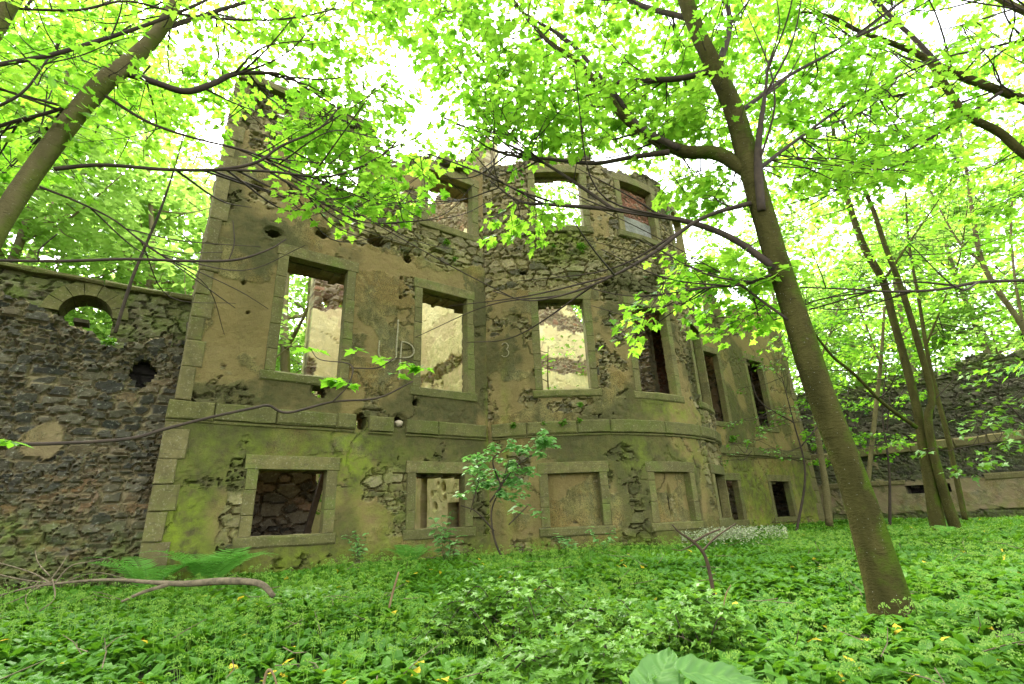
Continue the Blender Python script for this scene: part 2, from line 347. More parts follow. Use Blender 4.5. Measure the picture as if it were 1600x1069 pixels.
def surround(f, u0, u1, z0, z1, parent, jw=.20, lh=.25, sh=.20, proud=.006, deep=.22, head=True, sill=True, nu=3, sill_over=.06, mats=('ashlar', 'sill')):
    """dressed stone frame of one window: lintel, two jambs, sill"""
    fr = bpy.data.objects.new('window_frame', None); fr.empty_display_size = .1; COL.objects.link(fr); fr.parent = parent
    if head:
        mb = MB(); mbox(mb, f, u0 - jw - .03, u1 + jw + .03, z1 + .001, z1 + lh, -proud - .006, deep, nu=nu * 2, ch=.008, jit=.003); mb.build('lintel', M[mats[0]], fr)
    for s in (0, 1):
        mb = MB(); z = z0
        while z < z1 - .02:
            h = min(random.uniform(.34, .62), z1 - z); h = z1 - z if z1 - z - h < .18 else h
            w = jw * random.choice((.93, 1.0, 1.0))
            a, b = (u0 - w, u0) if s == 0 else (u1, u1 + w)
            mbox(mb, f, a, b, z + .0025, z + h - .0025, -proud + random.uniform(-.004, .003), deep, nu=1, jit=.002, ch=.007); z += h
        mb.build('jamb', M[mats[0]], fr)
    if sill:
        mb = MB(); mbox(mb, f, u0 - jw - sill_over, u1 + jw + sill_over, z0 - sh, z0 - .002, -proud - .025, deep + .25, nu=nu * 2, ch=.02); mb.build('sill', M[mats[1]], fr)
    return fr

def string_course(f, u0, u1, z0, z1, parent, proud=.07, gaps=(), nu=2, dseg=1.05):
    mb = MB(); u = u0
    while u < u1 - .01:
        w = min(dseg * random.uniform(.6, 1.25), u1 - u); w = u1 - u if u1 - u - w < .3 else w
        for g in gaps:
            if u < g[0] < u + w: w = g[0] - u
        if not any(g[0] - .001 <= u < g[1] - .001 for g in gaps):
            mbox(mb, f, u + .004, u + w - .004, z0 + random.uniform(-.01, .01), z1 + random.uniform(-.008, .008), -proud + random.uniform(-.012, .012), .06, nu=max(nu, int(w / .25)), ch=.022, jit=.008)
            mbox(mb, f, u + .004, u + w - .004, z0 - .06, z0 - .014, -proud * .5, .06, nu=max(nu, int(w / .25)), ch=.012, a=.3); u += w
        else:
            for g in gaps:
                if g[0] - .001 <= u < g[1] - .001: u = g[1]; break
    return mb.build('string_course', M['sill'], parent)

def ell(U, Z, u, z, ru, rz): return np.exp(-((U - u) / ru) ** 2 - ((Z - z) / rz) ** 2)

house = thing('ruined_house', 'roofless ruined stone house with empty windows and a rounded bow front', 'ruin')
YF = 10.0
def fA(u, z, d): return np.stack([u, YF + d, z], 1)
BC = (11.0, 13.15); BR = 5.45
def fB(u, z, d):
    th = u / BR; r = BR - d; return np.stack([BC[0] + r * np.sin(th), BC[1] - r * np.cos(th), z], 1)
G0 = -1.15
STR = (1.78, 2.08)
# left wing -----------------------------------------------------------------
JW = .20
def hole(u0, u1, z0, z1, jw=JW, lh=.25, sh=.2): return (u0 - jw + .01, u1 + jw - .01, z0 - sh + .01, z1 + lh - .01, -.12, sh - .05, lh - .03)
LW = [(1.70, 2.93, 2.81, 5.30), (4.75, 6.00, 2.84, 5.32)]
LL = [(1.64, 2.84, -.16, .97), (4.70, 5.90, -.18, .95)]
LU = [(1.75, 3.05, 7.30, 8.90), (4.85, 6.20, 7.28, 8.88)]
def fld_left(U, Z):
    f = .66 + 0 * U
    f -= .55 * ell(U, Z, 5.2, 6.55, 2.0, .55) + .30 * ell(U, Z, 3.6, 6.5, 1.2, .5) + .35 * ell(U, Z, 1.1, 6.6, .5, .5)
    f -= .55 * ell(U, Z, 1.33, .7, .13, 1.1) + .40 * ell(U, Z, 1.35, -.3, .25, .5) + .28 * ell(U, Z, 3.9, .6, .55, .7) + .2 * ell(U, Z, 4.3, 2.4, .6, .3)
    f += .35 * ell(U, Z, 4.1, 3.7, .7, .9)
    f -= .25 * ell(U, Z, .9, 8.4, .8, .8) + .35 * ell(U, Z, 3.9, 7.1, .7, .35)
    f -= .32 * ell(U, Z, .75, .75, .3, .08) + .45 * ell(U, Z, 3.2, 9.1, 4, .35)
    return f
def moss_left(U, Z):
    m = .02 + .11 * sst(2.2, 1.2, Z) + 1.0 * ell(U, Z, .62, .0, .38, .62) + .55 * ell(U, Z, 3.3, 1.2, .5, .7) + .35 * ell(U, Z, 2.2, -.6, 1.5, .35) + .35 * ell(U, Z, 2.2, 1.3, 2.2, .5)
    return m + .45 * sst(-.2, -.8, Z) + .3 * ell(U, Z, 4.2, .0, .7, .8) + .55 * ell(U, Z, 6.53, 1.0, .06, 2.2) + .3 * ell(U, Z, 5.4, 6.4, 1.2, .5)
def damp_dark_left(U, Z):
    b = lambda u0, u1, z0, z1: sst(u0 - .08, u0 + .05, U) * sst(u1 + .08, u1 - .05, U) * sst(z0 - .15, z0 + .1, Z) * sst(z1 + .02, z1 - .02, Z)
    return .55 * sst(1.95, 1.6, Z) * sst(.42, .62, fbm(U * .9, Z * .7, 301, 4)) + .9 * b(1.55, 3.0, 2.08, 2.7) + .85 * b(4.75, 6.2, 2.12, 2.72) + .65 * b(1.5, 3.0, -.9, -.32) + .35 * ell(U, Z, 2.6, 1.3, .3, .5) + .4 * ell(U, Z, 1.2, 4.2, .3, 1.0)  # first term darkens the wall below the string course in patches
BL = [(2.58, 2.52, .15, .14), (3.45, 2.0, .15, .18), (4.27, 2.03, .14, .13), (4.66, 2.48, .07, .07), (.95, 6.74, .13, .09), (2.3, 6.05, .15, .1), (1.35, 5.75, .16, .10), (3.55, 6.3, .22, .16), (4.35, 6.05, .13, .12), (4.2, 5.45, .035, .035), (4.2, 4.95, .04, .035), (1.1, 3.9, .03, .03), (.95, 4.5, .03, .03)]
masonry('front_wall', fA, .30, 6.56, G0, 9.6, [hole(*w) for w in LW + LL + LU], lambda u: 9.22 + .2 * np.sin(u * 1.3) - .25 * sst(2.4, 3.4, u) * sst(4.6, 3.8, u), M['front'], house, fld_left, .028, blobs=BL, stain=True, seed=1, moss=moss_left, damp=damp_dark_left)
for w in LW + LL + LU: surround(fA, *w, house)
for a, b in ((.12, 3.32), (3.60, 4.14), (4.42, 6.48)): string_course(fA, a, b, *STR, house)
# quoins at the free corner
def quoins(name, f, u0, u1, z0, z1, parent, s=1):
    mb = MB(); z = z0; k = 0
    while z < z1 - .05:
        h = min(random.uniform(.36, .66), z1 - z); w = (u1 - u0) * (1.0 if k % 2 else .72) * random.uniform(.94, 1.04)
        a, b = (u0, u0 + w) if s > 0 else (u1 - w, u1)
        mbox(mb, f, a, b, z + .003, z + h - .003, -.022 + random.uniform(-.010, .010), .82, nu=2, ch=.014, jit=.008); z += h; k += 1
    return mb.build(name, M['quoin'], parent)
quoins('corner_stones', fA, .13, .50, G0, 1.76, house); quoins('corner_stones', fA, .20, .52, 2.10, 9.25, house)
# rubble behind the long-and-short quoins
# wall-head cornice fragments
for a, b in ((.25, 1.5), (1.9, 3.35), (5.1, 6.0)):
    mb = MB(); mbox(mb, fA, a, b, 9.22, 9.40, -.16, .6, nu=4, ch=.03, jit=.02); mbox(mb, fA, a + .05, b - .06, 9.39, 9.52, -.06, .6, nu=4, ch=.03, jit=.03); mb.build('cornice', M['sill'], house)
# bow ------------------------------------------------------------------------
BA = 5.21; BB = 5.21
BW = [(-3.80, -2.62, 2.86, 5.23), (-1.24, 0.00, 2.82, 5.20), (1.36, 2.58, 2.82, 5.20)]
BLW = [(-3.82, -2.62, -.27, .88), (-1.20, .00, -.27, .86), (1.36, 2.56, -.27, .86)]
BU = [(-3.68, -2.38, 7.45, 9.20), (-1.08, .22, 7.50, 9.20), (1.40, 2.65, 7.50, 9.2)]
def fld_bow(U, Z):
    f = .655 - .50 * sst(5.35, 5.9, Z) * (1 - .8 * ell(U, Z, -1.9, 5.6, .55, 1.3)) * (1 - .9 * ell(U, Z, -4.6, 5.2, .3, .9))
    f += .4 * ell(U, Z, -4.7, 3.95, .35, .4)
    f += .35 * sst(7.2, 7.6, Z) * ell(U, Z, -1.75, 8.3, .5, 1.2)
    f -= .48 * ell(U, Z, -1.95, 1.35, .35, .28) + .5 * ell(U, Z, -1.80, .75, .2, .5) + .5 * ell(U, Z, -1.75, -.4, .3, .4) + .45 * ell(U, Z, -4.2, 2.65, .28, .35)
    f -= .30 * sst(.3, 1.2, U) + .35 * ell(U, Z, -3.2, 2.45, .7, .2) + .3 * ell(U, Z, -1.75, 4.2, .2, .2) + .2 * ell(U, Z, -2.3, 3.6, .2, .8)
    return f
def moss_bow(U, Z):
    return .03 + .10 * sst(2.2, 1, Z) + .5 * ell(U, Z, -3.1, 6.7, .9, .7) + .65 * ell(U, Z, .0, 2.4, 1.4, .3) + .5 * sst(-.3, -.8, Z) + .4 * ell(U, Z, -1.6, 1.3, .5, .4) + .45 * ell(U, Z, .5, 1.3, .8, .5) + .5 * ell(U, Z, -4.75, 1.2, .1, 2) + .3 * ell(U, Z, -2.9, 7.2, .6, .3)
def damp_dark_bow(U, Z):
    return .55 * sst(1.95, 1.6, Z) * sst(.42, .62, fbm(U * .9, Z * .7, 302, 4)) + .75 * ell(U, Z, -3.05, 6.75, .75, .55) + .5 * ell(U, Z, -4.4, 4.6, .35, .9) + .35 * ell(U, Z, -3.4, 1.5, .8, .35) + .35 * ell(U, Z, -4.1, -.1, .2, .7) + .25 * ell(U, Z, -.8, 6.3, .5, .6)  # first term makes the bow darker below the string course, patchily
def tone_bow(U, Z): return -.5 * ell(U, Z, -1.9, 1.2, .5, .7) - .4 * ell(U, Z, -1.75, -.4, .4, .4) + .15 * ell(U, Z, .5, 5.8, 1.2, .8)
masonry('bow_wall', fB, -BA, BB, G0, 10.2, [hole(*w) for w in BW + BLW + BU], lambda u: 9.75 + .15 * np.sin(u * 1.7) - .9 * sst(1.0, 1.7, u), M['front'], house, fld_bow, .030, blobs=[(-4.15, 6.1, .1, .06), (-1.9, 5.75, .12, .05), (-3.9, 3.3, .12, .1)], stain=True, seed=2, back=.12, moss=moss_bow, damp=damp_dark_bow, tone_shift=tone_bow)
for w in BW + BLW + BU: surround(fB, *w, house)
string_course(fB, -5.10, BB, *STR, house, dseg=1.3)
# blocked openings of the bow
def panel(f, u0, u1, z0, z1, d, mat, flds, seed, blobs=(), L=.34, H=.17, name='blocking_panel', moss=None):
    return masonry(name, f, u0 - .015, u1 + .015, z0 - .01, z1 + .01, [], lambda u: 99 + 0 * u, mat, house, flds, .02, .05, .0, blobs, seed, L, H, .035, .03, moss=moss)
fBp = lambda dd: (lambda u, z, d: fB(u, z, d + dd))
panel(fBp(.17), *BLW[0], .2, M['front'], lambda U, Z: .72 - .45 * ell(U, Z, -3.2, .05, .42, .3), 11, moss=lambda U, Z: .1 + 0 * U)
panel(fBp(.17), *BLW[1], .2, M['front'], lambda U, Z: .74 - .5 * ell(U, Z, -.55, .15, .13, .34), 12, blobs=[(-.66, .2, .05, .3)], moss=lambda U, Z: .1 + 0 * U)
panel(fBp(.40), BLW[1][0], BLW[1][1], BLW[1][2], BLW[1][3], .2, M['void_shade'], lambda U, Z: 0 * U, 13, name='shade_backing')  # near-black sheet painting the shade behind the slit in the blocking
panel(fBp(.20), BU[1][0], BU[1][1], BU[1][2], BU[1][2] + .62, .2, M['greypanel'], lambda U, Z: 1 + 0 * U, 14)
panel(fBp(.20), BU[1][0], BU[1][1], BU[1][2] + .62, BU[1][3] - .10, .2, M['brick'], lambda U, Z: .35 + 0 * U, 15, L=.22, H=.075)
# right wing -----------------------------------------------------------------
RW = [(15.95, 17.2, 2.95, 5.58), (19.3, 20.45, 2.97, 5.72)]
RL = [(15.8, 17.0, -.42, .88), (19.25, 20.6, -.42, .86)]
RU = [(16.1, 17.2, 7.3, 9.6)]
def fld_right(U, Z): return .80 - .6 * sst(5.9, 6.6, Z) * ell(U, Z, 16.3, 6.8, 2.0, 1.0) - .3 * ell(U, Z, 16.3, 1.3, .7, .2) - .25 * sst(-.1, -.6, Z) - .35 * ell(U, Z, 19.5, 6.9, 1.5, .3)
masonry('front_wall', fA, 15.0, 22.7, G0, 9.2, [hole(*w) for w in RW + RL + RU], lambda u: 8.6 - .5 * sst(17.3, 18.2, u) + .5 * sst(20, 22.5, u) - .8 * ell(u, u, 18.6, u, .5, 1), M['front'], house, fld_right, .05, stain=True, seed=3, back=.10, thick=.25, moss=lambda U, Z: .15 + .45 * sst(2, 1, Z) + .4 * sst(-.2, -.7, Z), damp=lambda U, Z: .3 * ell(U, Z, 19, 5, .8, 2) + .3 * ell(U, Z, 17.8, 3.5, .3, 1.5))
for w in RW + RL + RU: surround(fA, *w, house, head=w is not RU[0])
string_course(fA, 15.3, 22.9, *STR, house)
quoins('corner_stones', fA, 22.45, 22.95, G0, 1.76, house, -1); quoins('corner_stones', fA, 22.5, 22.9, 2.1, 8.4, house, -1)
# inside ---------------------------------------------------------------------
def plane_y(y): return lambda u, z, d: np.stack([u, y + d, z], 1)
def plane_x(x): return lambda u, z, d: np.stack([x + d, u, z], 1)
one = lambda v: (lambda U, Z: v + 0 * U)
# cross wall seen through the right-hand windows of the left wing; faces -x
def fld_cross(U, Z): return .82 - .9 * ell(U, Z, 12.5, 4.38 , 9, .16) - .7 * sst(11.6, 11.3, U) * (Z > 2) - .4 * ell(U, Z, 12.6, .3, .9, .7) - .55 * sst(8.1, 8.7, Z)
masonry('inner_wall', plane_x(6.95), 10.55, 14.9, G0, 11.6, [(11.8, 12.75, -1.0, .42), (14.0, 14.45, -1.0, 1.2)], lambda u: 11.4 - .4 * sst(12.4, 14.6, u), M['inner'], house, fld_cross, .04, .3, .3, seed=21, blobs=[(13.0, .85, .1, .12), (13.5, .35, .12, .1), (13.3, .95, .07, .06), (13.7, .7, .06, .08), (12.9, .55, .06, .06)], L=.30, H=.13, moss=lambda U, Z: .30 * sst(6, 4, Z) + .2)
panel(plane_x(7.45), 11.4, 14.8, -1.1, 1.4, 0, M['void_shade'], one(0), 33, name='shade_backing')  # sheet coloured as the shade beyond the cross wall openings
# rear wall stub with put-log holes, seen through the first window
masonry('inner_wall', plane_y(15.6), 3.55, 6.9, G0, 9.0, [], lambda u: 8.5 + .35 * np.sin(u * 4), M['inner'], house, lambda U, Z: .78 - .6 * sst(6.4, 7.0, Z) - .7 * sst(5.2, 4.6, Z) * sst(3.9, 3.6, U), .05, .3, .4, seed=22, blobs=[(3.95, 6.95, .16, .17), (4.5, 7.0, .13, .2)])
# low rubble wall behind the first basement window
masonry('inner_wall', plane_y(12.6), .4, 3.35, G0, 3.2, [], lambda u: 3.0 - .9 * sst(2.6, 3.3, u), M['innerdk'], house, one(.1), .035, .3, .3, seed=23, L=.42, H=.22, rel=.09)
# end wall of the house
masonry('inner_wall', plane_x(.2), 10.85, 13.4, G0, 9.2, [], lambda u: 9.0 - 5.5 * sst(11.2, 13.2, u), M['front'], house, one(.4), .06, .3, .35, seed=24)
# rear wall
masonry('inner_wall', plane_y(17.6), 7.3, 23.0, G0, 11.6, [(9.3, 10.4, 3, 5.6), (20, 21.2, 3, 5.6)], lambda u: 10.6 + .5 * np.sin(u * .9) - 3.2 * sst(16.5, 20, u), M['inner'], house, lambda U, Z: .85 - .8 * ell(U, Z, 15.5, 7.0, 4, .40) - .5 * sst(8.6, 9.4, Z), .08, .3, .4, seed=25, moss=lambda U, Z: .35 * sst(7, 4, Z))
# brick and dark walls, plus unseen slabs added to keep the right half dark
masonry('inner_wall', plane_y(10.4), 11.6, 15.4, G0, 6.4, [], lambda u: 6.35 + 0 * u, M['brick'], house, one(.38), .05, .2, .2, seed=26, L=.22, H=.075)
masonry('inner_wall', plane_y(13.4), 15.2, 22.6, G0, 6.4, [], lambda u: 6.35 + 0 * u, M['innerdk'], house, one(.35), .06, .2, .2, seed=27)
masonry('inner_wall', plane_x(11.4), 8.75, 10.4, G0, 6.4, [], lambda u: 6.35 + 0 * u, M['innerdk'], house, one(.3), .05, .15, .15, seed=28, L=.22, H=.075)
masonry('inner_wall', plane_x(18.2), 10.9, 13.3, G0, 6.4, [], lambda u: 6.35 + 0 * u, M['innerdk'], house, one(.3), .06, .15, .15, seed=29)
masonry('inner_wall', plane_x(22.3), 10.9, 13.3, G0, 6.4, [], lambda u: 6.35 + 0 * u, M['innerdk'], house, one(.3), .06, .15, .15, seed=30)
def slab(name, poly, z0, z1, mat):
    n = len(poly); V = [(x, y, z0) for x, y in poly] + [(x, y, z1) for x, y in poly]; mb = MB()
    c = np.mean(poly, 0); V += [(c[0], c[1], z0), (c[0], c[1], z1)]; T = []; Q = []
    for i in range(n):
        j = (i + 1) % n; T += [(j, i, 2 * n), (n + i, n + j, 2 * n + 1)]; Q.append((i, j, n + j, n + i))
    mb.add(V, T, Q, .5); return mb.build(name, M[mat], house)
arc = [(BC[0] + (BR - .6) * math.sin(t), BC[1] - (BR - .6) * math.cos(t)) for t in np.linspace(.09, .86, 10)]
slab('shade_slab', arc + [(15.0, 10.62), (11.45, 10.62)], 6.05, 6.34, 'innerdk')  # unseen roof slab added to shut light out of the bow
slab('shade_slab', [(15.2, 10.75), (22.6, 10.75), (22.6, 13.5), (15.2, 13.5)], 6.05, 6.34, 'innerdk')  # unseen roof slab added to darken the right wing windows
# brick head hanging under the second bow lintel
mb = MB()
for k in range(7):
    u = -1.2 + k * .17; mbox(mb, fB, u, u + .16, 4.98 + .03 * (k % 3), 5.12, .40, .62, ch=.01)
mb.build('brick_head', M['brick'], house)
# chalk writing: a large joined U P and a faint 3
def stroke(mb, f, pts, w=.036, d=-.03):
    pts = np.array(pts, float)
    tt = np.linspace(0, len(pts) - 1, (len(pts) - 1) * 8 + 1)
    q = np.stack([np.interp(tt, np.arange(len(pts)), pts[:, k]) for k in (0, 1)], 1)
    for i in range(2, len(q) - 2): pass
    tn = np.gradient(q, axis=0); tn /= np.linalg.norm(tn, axis=1)[:, None] + 1e-9
    nr = np.stack([-tn[:, 1], tn[:, 0]], 1); ww = w * (.55 + .45 * np.random.default_rng(len(q)).random(len(q)))[:, None]
    A = q + nr * ww / 2; B = q - nr * ww / 2; n = len(q)
    C = np.concatenate([A, B, A, B]); D = np.concatenate([np.full(2 * n, d), np.full(2 * n, d + .05)])
    i = np.arange(n - 1); Q = np.concatenate([np.stack([i, i + n, i + n + 1, i + 1], 1), np.stack([i, i + 1, i + 1 + 2 * n, i + 2 * n], 1), np.stack([i + n + 1, i + n, i + 3 * n, i + 3 * n + 1], 1)])
    mb.add(f(C[:, 0], C[:, 1], D), Q=Q)
def circ(u, z, ru, rz, a0, a1, n=9): return [(u + ru * math.cos(rad(a)), z + rz * math.sin(rad(a))) for a in np.linspace(a0, a1, n)]
mb = MB()
stroke(mb, fA, [(3.73, 3.78), (3.72, 3.55)] + circ(3.93, 3.50, .21, .17, 180, 350, 8) + [(4.13, 3.6), (4.14, 4.02), (4.15, 4.36)])
stroke(mb, fA, [(4.22, 2.95), (4.23, 3.3), (4.24, 3.6), (4.25, 3.84)] + circ(4.30, 3.66, .26, .19, 80, -75, 8) + [(4.27, 3.46)])
mb.build('chalk_mark', M['chalk'], house)
mb = MB(); stroke(mb, fB, circ(-4.70, 4.05, .09, .09, 150, -60, 7) + circ(-4.70, 3.87, .10, .10, 60, -150, 7), .022, -.028); mb.build('chalk_mark', M['chalk'], house)

# stones lying loose in the holes, timber prop ---------------------------------
def rock(name, c, r, mat, label, cat='stone'):
    bmv = []; n = 10; V = []; Q = []; T = []
    for i in range(7):
        th = math.pi * i / 6
        for j in range(n):
            ph = 2 * math.pi * j / n; v = np.array([math.sin(th) * math.cos(ph), math.sin(th) * math.sin(ph), math.cos(th)])
            k = 1 + .35 * (float(fbm(np.array([v[0] * 1.7 + c[0]]), np.array([v[1] * 1.7 + v[2] * 2]), 3, 2)[0]) - .5)
            V.append(np.array(c) + v * np.array(r) * k)
    for i in range(6):
        for j in range(n): Q.append((i * n + j, i * n + (j + 1) % n, (i + 1) * n + (j + 1) % n, (i + 1) * n + j))
    mb = MB(); mb.add(V, Q=Q); return tag(mb.build(name, M[mat], smooth=True), label, cat)
rock('loose_stone', (4.28, 10.07, 1.985), (.10, .12, .075), 'rock', 'pale stone sitting in the ragged hole of the string course')
mb = MB()
def beam(mb, a, b, w, h):
    a = np.array(a, float); b = np.array(b, float); d = _n(b - a); s = _n(np.cross(d, [0, 1, .01])); u = np.cross(s, d)
    V = [p + s * w * i + u * h * j for p in (a, b) for i, j in ((-.5, -.5), (.5, -.5), (.5, .5), (-.5, .5))]
    mb.add(V, Q=[(0, 1, 2, 3), (7, 6, 5, 4), (0, 4, 5, 1), (1, 5, 6, 2), (2, 6, 7, 3), (3, 7, 4, 0)])
mb = MB(); beam(mb, (2.78, 11.5, -1.0), (3.35, 11.75, 1.5), .11, .13); tag(mb.build('timber_post', M['timber']), 'dark timber post leaning inside the lower left window', 'post')

# ------------------------------------------------------------------ garden walls
def rub_top(u): return 3.25 + .10 * np.sin(u * 2.3) + .22 * sst(-1.2, -2.4, u) - .16 * ell(u, u, -.75, u, .4, 1)
w = masonry('garden_wall', plane_y(10.30), -9.0, .30, G0, 3.9, [], rub_top, M['garden'], None, lambda U, Z: .05 + .50 * ell(U, Z, -1.35, 1.4, .35, .45) + .35 * ell(U, Z, -.1, 2.25, .3, .3) + .3 * sst(0, -.6, Z), .03, .3, .35, blobs=[(-.32, 2.62, .20, .28)], seed=31, L=.25, H=.135, rel=.065, jw=.24, moss=lambda U, Z: .03 + .45 * sst(.4, -.5, Z) + .4 * ell(U, Z, -1.5, .1, .5, .3), damp=lambda U, Z: .5 * ell(U, Z, -.3, -.6, .4, .3), tone_shift=lambda U, Z: -.12 + .5 * ell(U, Z, -.75, .55, .45, .3) + .25 * sst(1.2, 0, Z))
tag(w, 'dark rubble garden wall with a ragged top and a hole, abutting the house corner', 'wall')
bk = panel(plane_y(10.30 + .36), -.7, .1, 2.2, 3.0, 0, M['void_shade'], one(0), 34, name='shade_backing'); bk.parent = w  # near-black sheet, painted shade deep in the wall hole
cw = thing('coped_wall', 'mossy stone wall with slab coping and a small arched opening behind the rubble wall', 'wall')
fC = plane_y(11.25)
ARC = (-1.36, 3.78, .40)
def arch_wall():
    us = axis(-9.5, .9, [ARC[0] - ARC[2], ARC[0] + ARC[2]], .035)
    return masonry('wall_face', fC, -9.5, .9, G0, 4.42, [], lambda u: 4.6 + 0 * u, M['coped'], cw, one(.12), .035, .28, .30, blobs=[], seed=32, L=.55, H=.24, rel=.04, moss=lambda U, Z: .42 + .3 * ell(U, Z, -3, 3.6, 1.5, .5))
# wall with an arched hole: built with a blob mask of exact arch shape
_m = masonry
def masonry_arch():
    global fbm
    st = .03
    o = _m('wall_face', fC, -9.5, .9, G0, 4.40, [(ARC[0] - ARC[2], ARC[0] + ARC[2], 2.0, ARC[1])], lambda u: 4.9 + 0 * u, M['coped'], cw, one(.12), st, .28, .30, blobs=[], seed=32, L=.55, H=.24, rel=.04, moss=lambda U, Z: .42 + .3 * ell(U, Z, -3, 3.6, 1.5, .5))
    # cut the half-round head
    me = o.data; import bmesh as _bm
    b = _bm.new(); b.from_mesh(me); kill = []
    for fc in b.faces:
        c = fc.calc_center_median()
        if c.z >= ARC[1] - .02 and math.hypot(c.x - ARC[0], c.z - ARC[1]) < ARC[2]: kill.append(fc)
    _bm.ops.delete(b, geom=kill, context='FACES'); b.to_mesh(me); b.free()
masonry_arch()
mb = MB()   # voussoirs, soffit shows
n = 7
for k in range(n):
    a0, a1 = rad(180 - 180 / n * k - .6), rad(180 - 180 / n * (k + 1) + .6)
    V = []
    for d in (-.02, .60):
        for r in (ARC[2] - .02, ARC[2] + .22):
            for a in (a0, (a0 + a1) / 2, a1): V.append((ARC[0] + r * math.cos(a), 11.25 + d + random.uniform(-.008, .008), ARC[1] + r * math.sin(a)))
    Q = [(0, 1, 4, 3), (1, 2, 5, 4), (7, 6, 9, 10), (8, 7, 10, 11), (1, 0, 6, 7), (2, 1, 7, 8), (3, 4, 10, 9), (4, 5, 11, 10), (0, 3, 9, 6), (5, 2, 8, 11)]
    mb.add(V, Q=Q, a=random.random())
mb.build('arch', M['sill'], cw)
mb = MB(); u = -9.5
while u < .5:
    L = random.uniform(.85, 1.3); mbox(mb, fC, u, min(u + L - .012, .75), 4.40, 4.49, -.10, .68, nu=3, ch=.02, jit=.012); u += L
mb.build('coping', M['sill'], cw)
# yard wall on the right, runs towards the camera
yw = thing('yard_wall', 'long dark blackened rubble wall with two ledges at the right of the yard', 'wall')
fY = lambda u, z, d: np.stack([24.0 + d, u, z], 1)
ytop = lambda u: 4.72 + .12 * np.sin(u * 2.1) + .05 * np.sin(u * 5)
fYu = lambda u, z, d: np.stack([24.10 + d, u, z], 1)
masonry('wall_face', fYu, -8.0, 10.6, 1.95, 5.1, [], ytop, M['yard'], yw, one(.12), .055, .3, .3, seed=41, L=.42, H=.22, rel=.06, moss=lambda U, Z: .14 + .35 * sst(3.8, 4.7, Z), tone_shift=lambda U, Z: .22 * ell(U, Z, 4, 3.7, 3, .8))
masonry('wall_face', fY, -8.0, 10.6, G0, 1.80, [(5.9, 7.3, .22, .52)], lambda u: 1.9 + 0 * u, M['yard'], yw, lambda U, Z: .15 + .62 * sst(.85, .55, Z) * sst(-.6, -.3, Z), .055, .3, .3, seed=42, L=.40, H=.2, rel=.05, moss=lambda U, Z: .2 + .3 * sst(0, -.5, Z))
bk = panel(lambda u, z, d: np.stack([24.55 + d, u, z], 1), 5.7, 7.5, .1, .65, 0, M['void_shade'], one(0), 35, name='shade_backing'); bk.parent = yw  # sheet painted near-black as shade behind the slot
mb = MB()
for z0, z1, pr in ((1.74, 2.06, .12), (.56, .74, .06)):
    u = -8.0
    while u < 10.4:
        L = random.uniform(.7, 1.4)
        if not (z0 < 1 and random.random() < .3): mbox(mb, fY, u, u + L - .01, z0 + random.uniform(-.03, .02), z1 + random.uniform(-.03, .03), -pr + random.uniform(-.02, .02), .3, nu=3, ch=.03, jit=.015)
        u += L
mb.build('ledge', M['quoin'], yw)

# ------------------------------------------------------------------ plant primitives
def tube(mb, pts, radii, sides=8, a=0., m=0, wob=0.):
    pts = np.asarray(pts, float); n = len(pts); radii = np.asarray(radii, float)
    tg = np.gradient(pts, axis=0); tg /= np.linalg.norm(tg, axis=1)[:, None] + 1e-9
    ref = np.array([0, 0, 1.]) if abs(tg[0][2]) < .8 else np.array([1., 0, 0])
    s = _n(np.cross(tg[0], ref)); S = []
    for k in range(n):
        s = _n(s - tg[k] * (s @ tg[k])); S.append(s)
    S = np.array(S); T2 = np.cross(tg, S); an = np.linspace(0, 2 * math.pi, sides, endpoint=False)
    R = radii[:, None] * np.ones((1, sides))
    if wob: 
        ar = np.concatenate([[0], np.cumsum(np.linalg.norm(np.diff(pts, axis=0), axis=1))])
        R = R * (1 + wob * (fbm(np.cos(an)[None] * 1.4 + ar[:, None] * 1.1, np.sin(an)[None] * 1.4 + ar[:, None] * .7 + 9, 5, 3) - .5))
    V = pts[:, None] + R[..., None] * (S[:, None] * np.cos(an)[None, :, None] + T2[:, None] * np.sin(an)[None, :, None])
    i, j = np.meshgrid(np.arange(n - 1), np.arange(sides), indexing='ij'); j2 = (j + 1) % sides
    Q = np.stack([i * sides + j, i * sides + j2, (i + 1) * sides + j2, (i + 1) * sides + j], -1).reshape(-1, 4)
    V = np.concatenate([V.reshape(-1, 3), pts[-1:] + tg[-1:] * radii[-1] * .6, pts[:1]])
    e = (n - 1) * sides; T = [(e + k, e + (k + 1) % sides, n * sides) for k in range(sides)] + [((k + 1) % sides, k, n * sides + 1) for k in range(sides)]
    mb.add(V, T, Q, a, m)
def spline(pts, k=6):
    p = np.asarray(pts, float); q = np.concatenate([[2 * p[0] - p[1]], p, [2 * p[-1] - p[-2]]]); out = []
    for i in range(1, len(q) - 2):
        for t in np.linspace(0, 1, k, endpoint=False):
            a, b, c, d = q[i - 1], q[i], q[i + 1], q[i + 2]
            out.append(.5 * (2 * b + (c - a) * t + (2 * a - 5 * b + 4 * c - d) * t * t + (3 * b - a - 3 * c + d) * t ** 3))
    out.append(p[-1]); return np.array(out)
def limb_px(pts, t0, t1=None, k=6):
    """polyline given by direction and width, at its own depth in the wood -> world points and radii"""
    t1 = t0 if t1 is None else t1; n = len(pts); W = []
    for i, (x, y, w) in enumerate(pts):
        p = P(x, y, t0 + (t1 - t0) * i / (n - 1)); W.append((*p, w * .36 * depth_of(p) / FPX / math.hypot(1, (x - CX) / FPX)))
    s = spline(W, k); return s[:, :3], np.maximum(s[:, 3], .003)
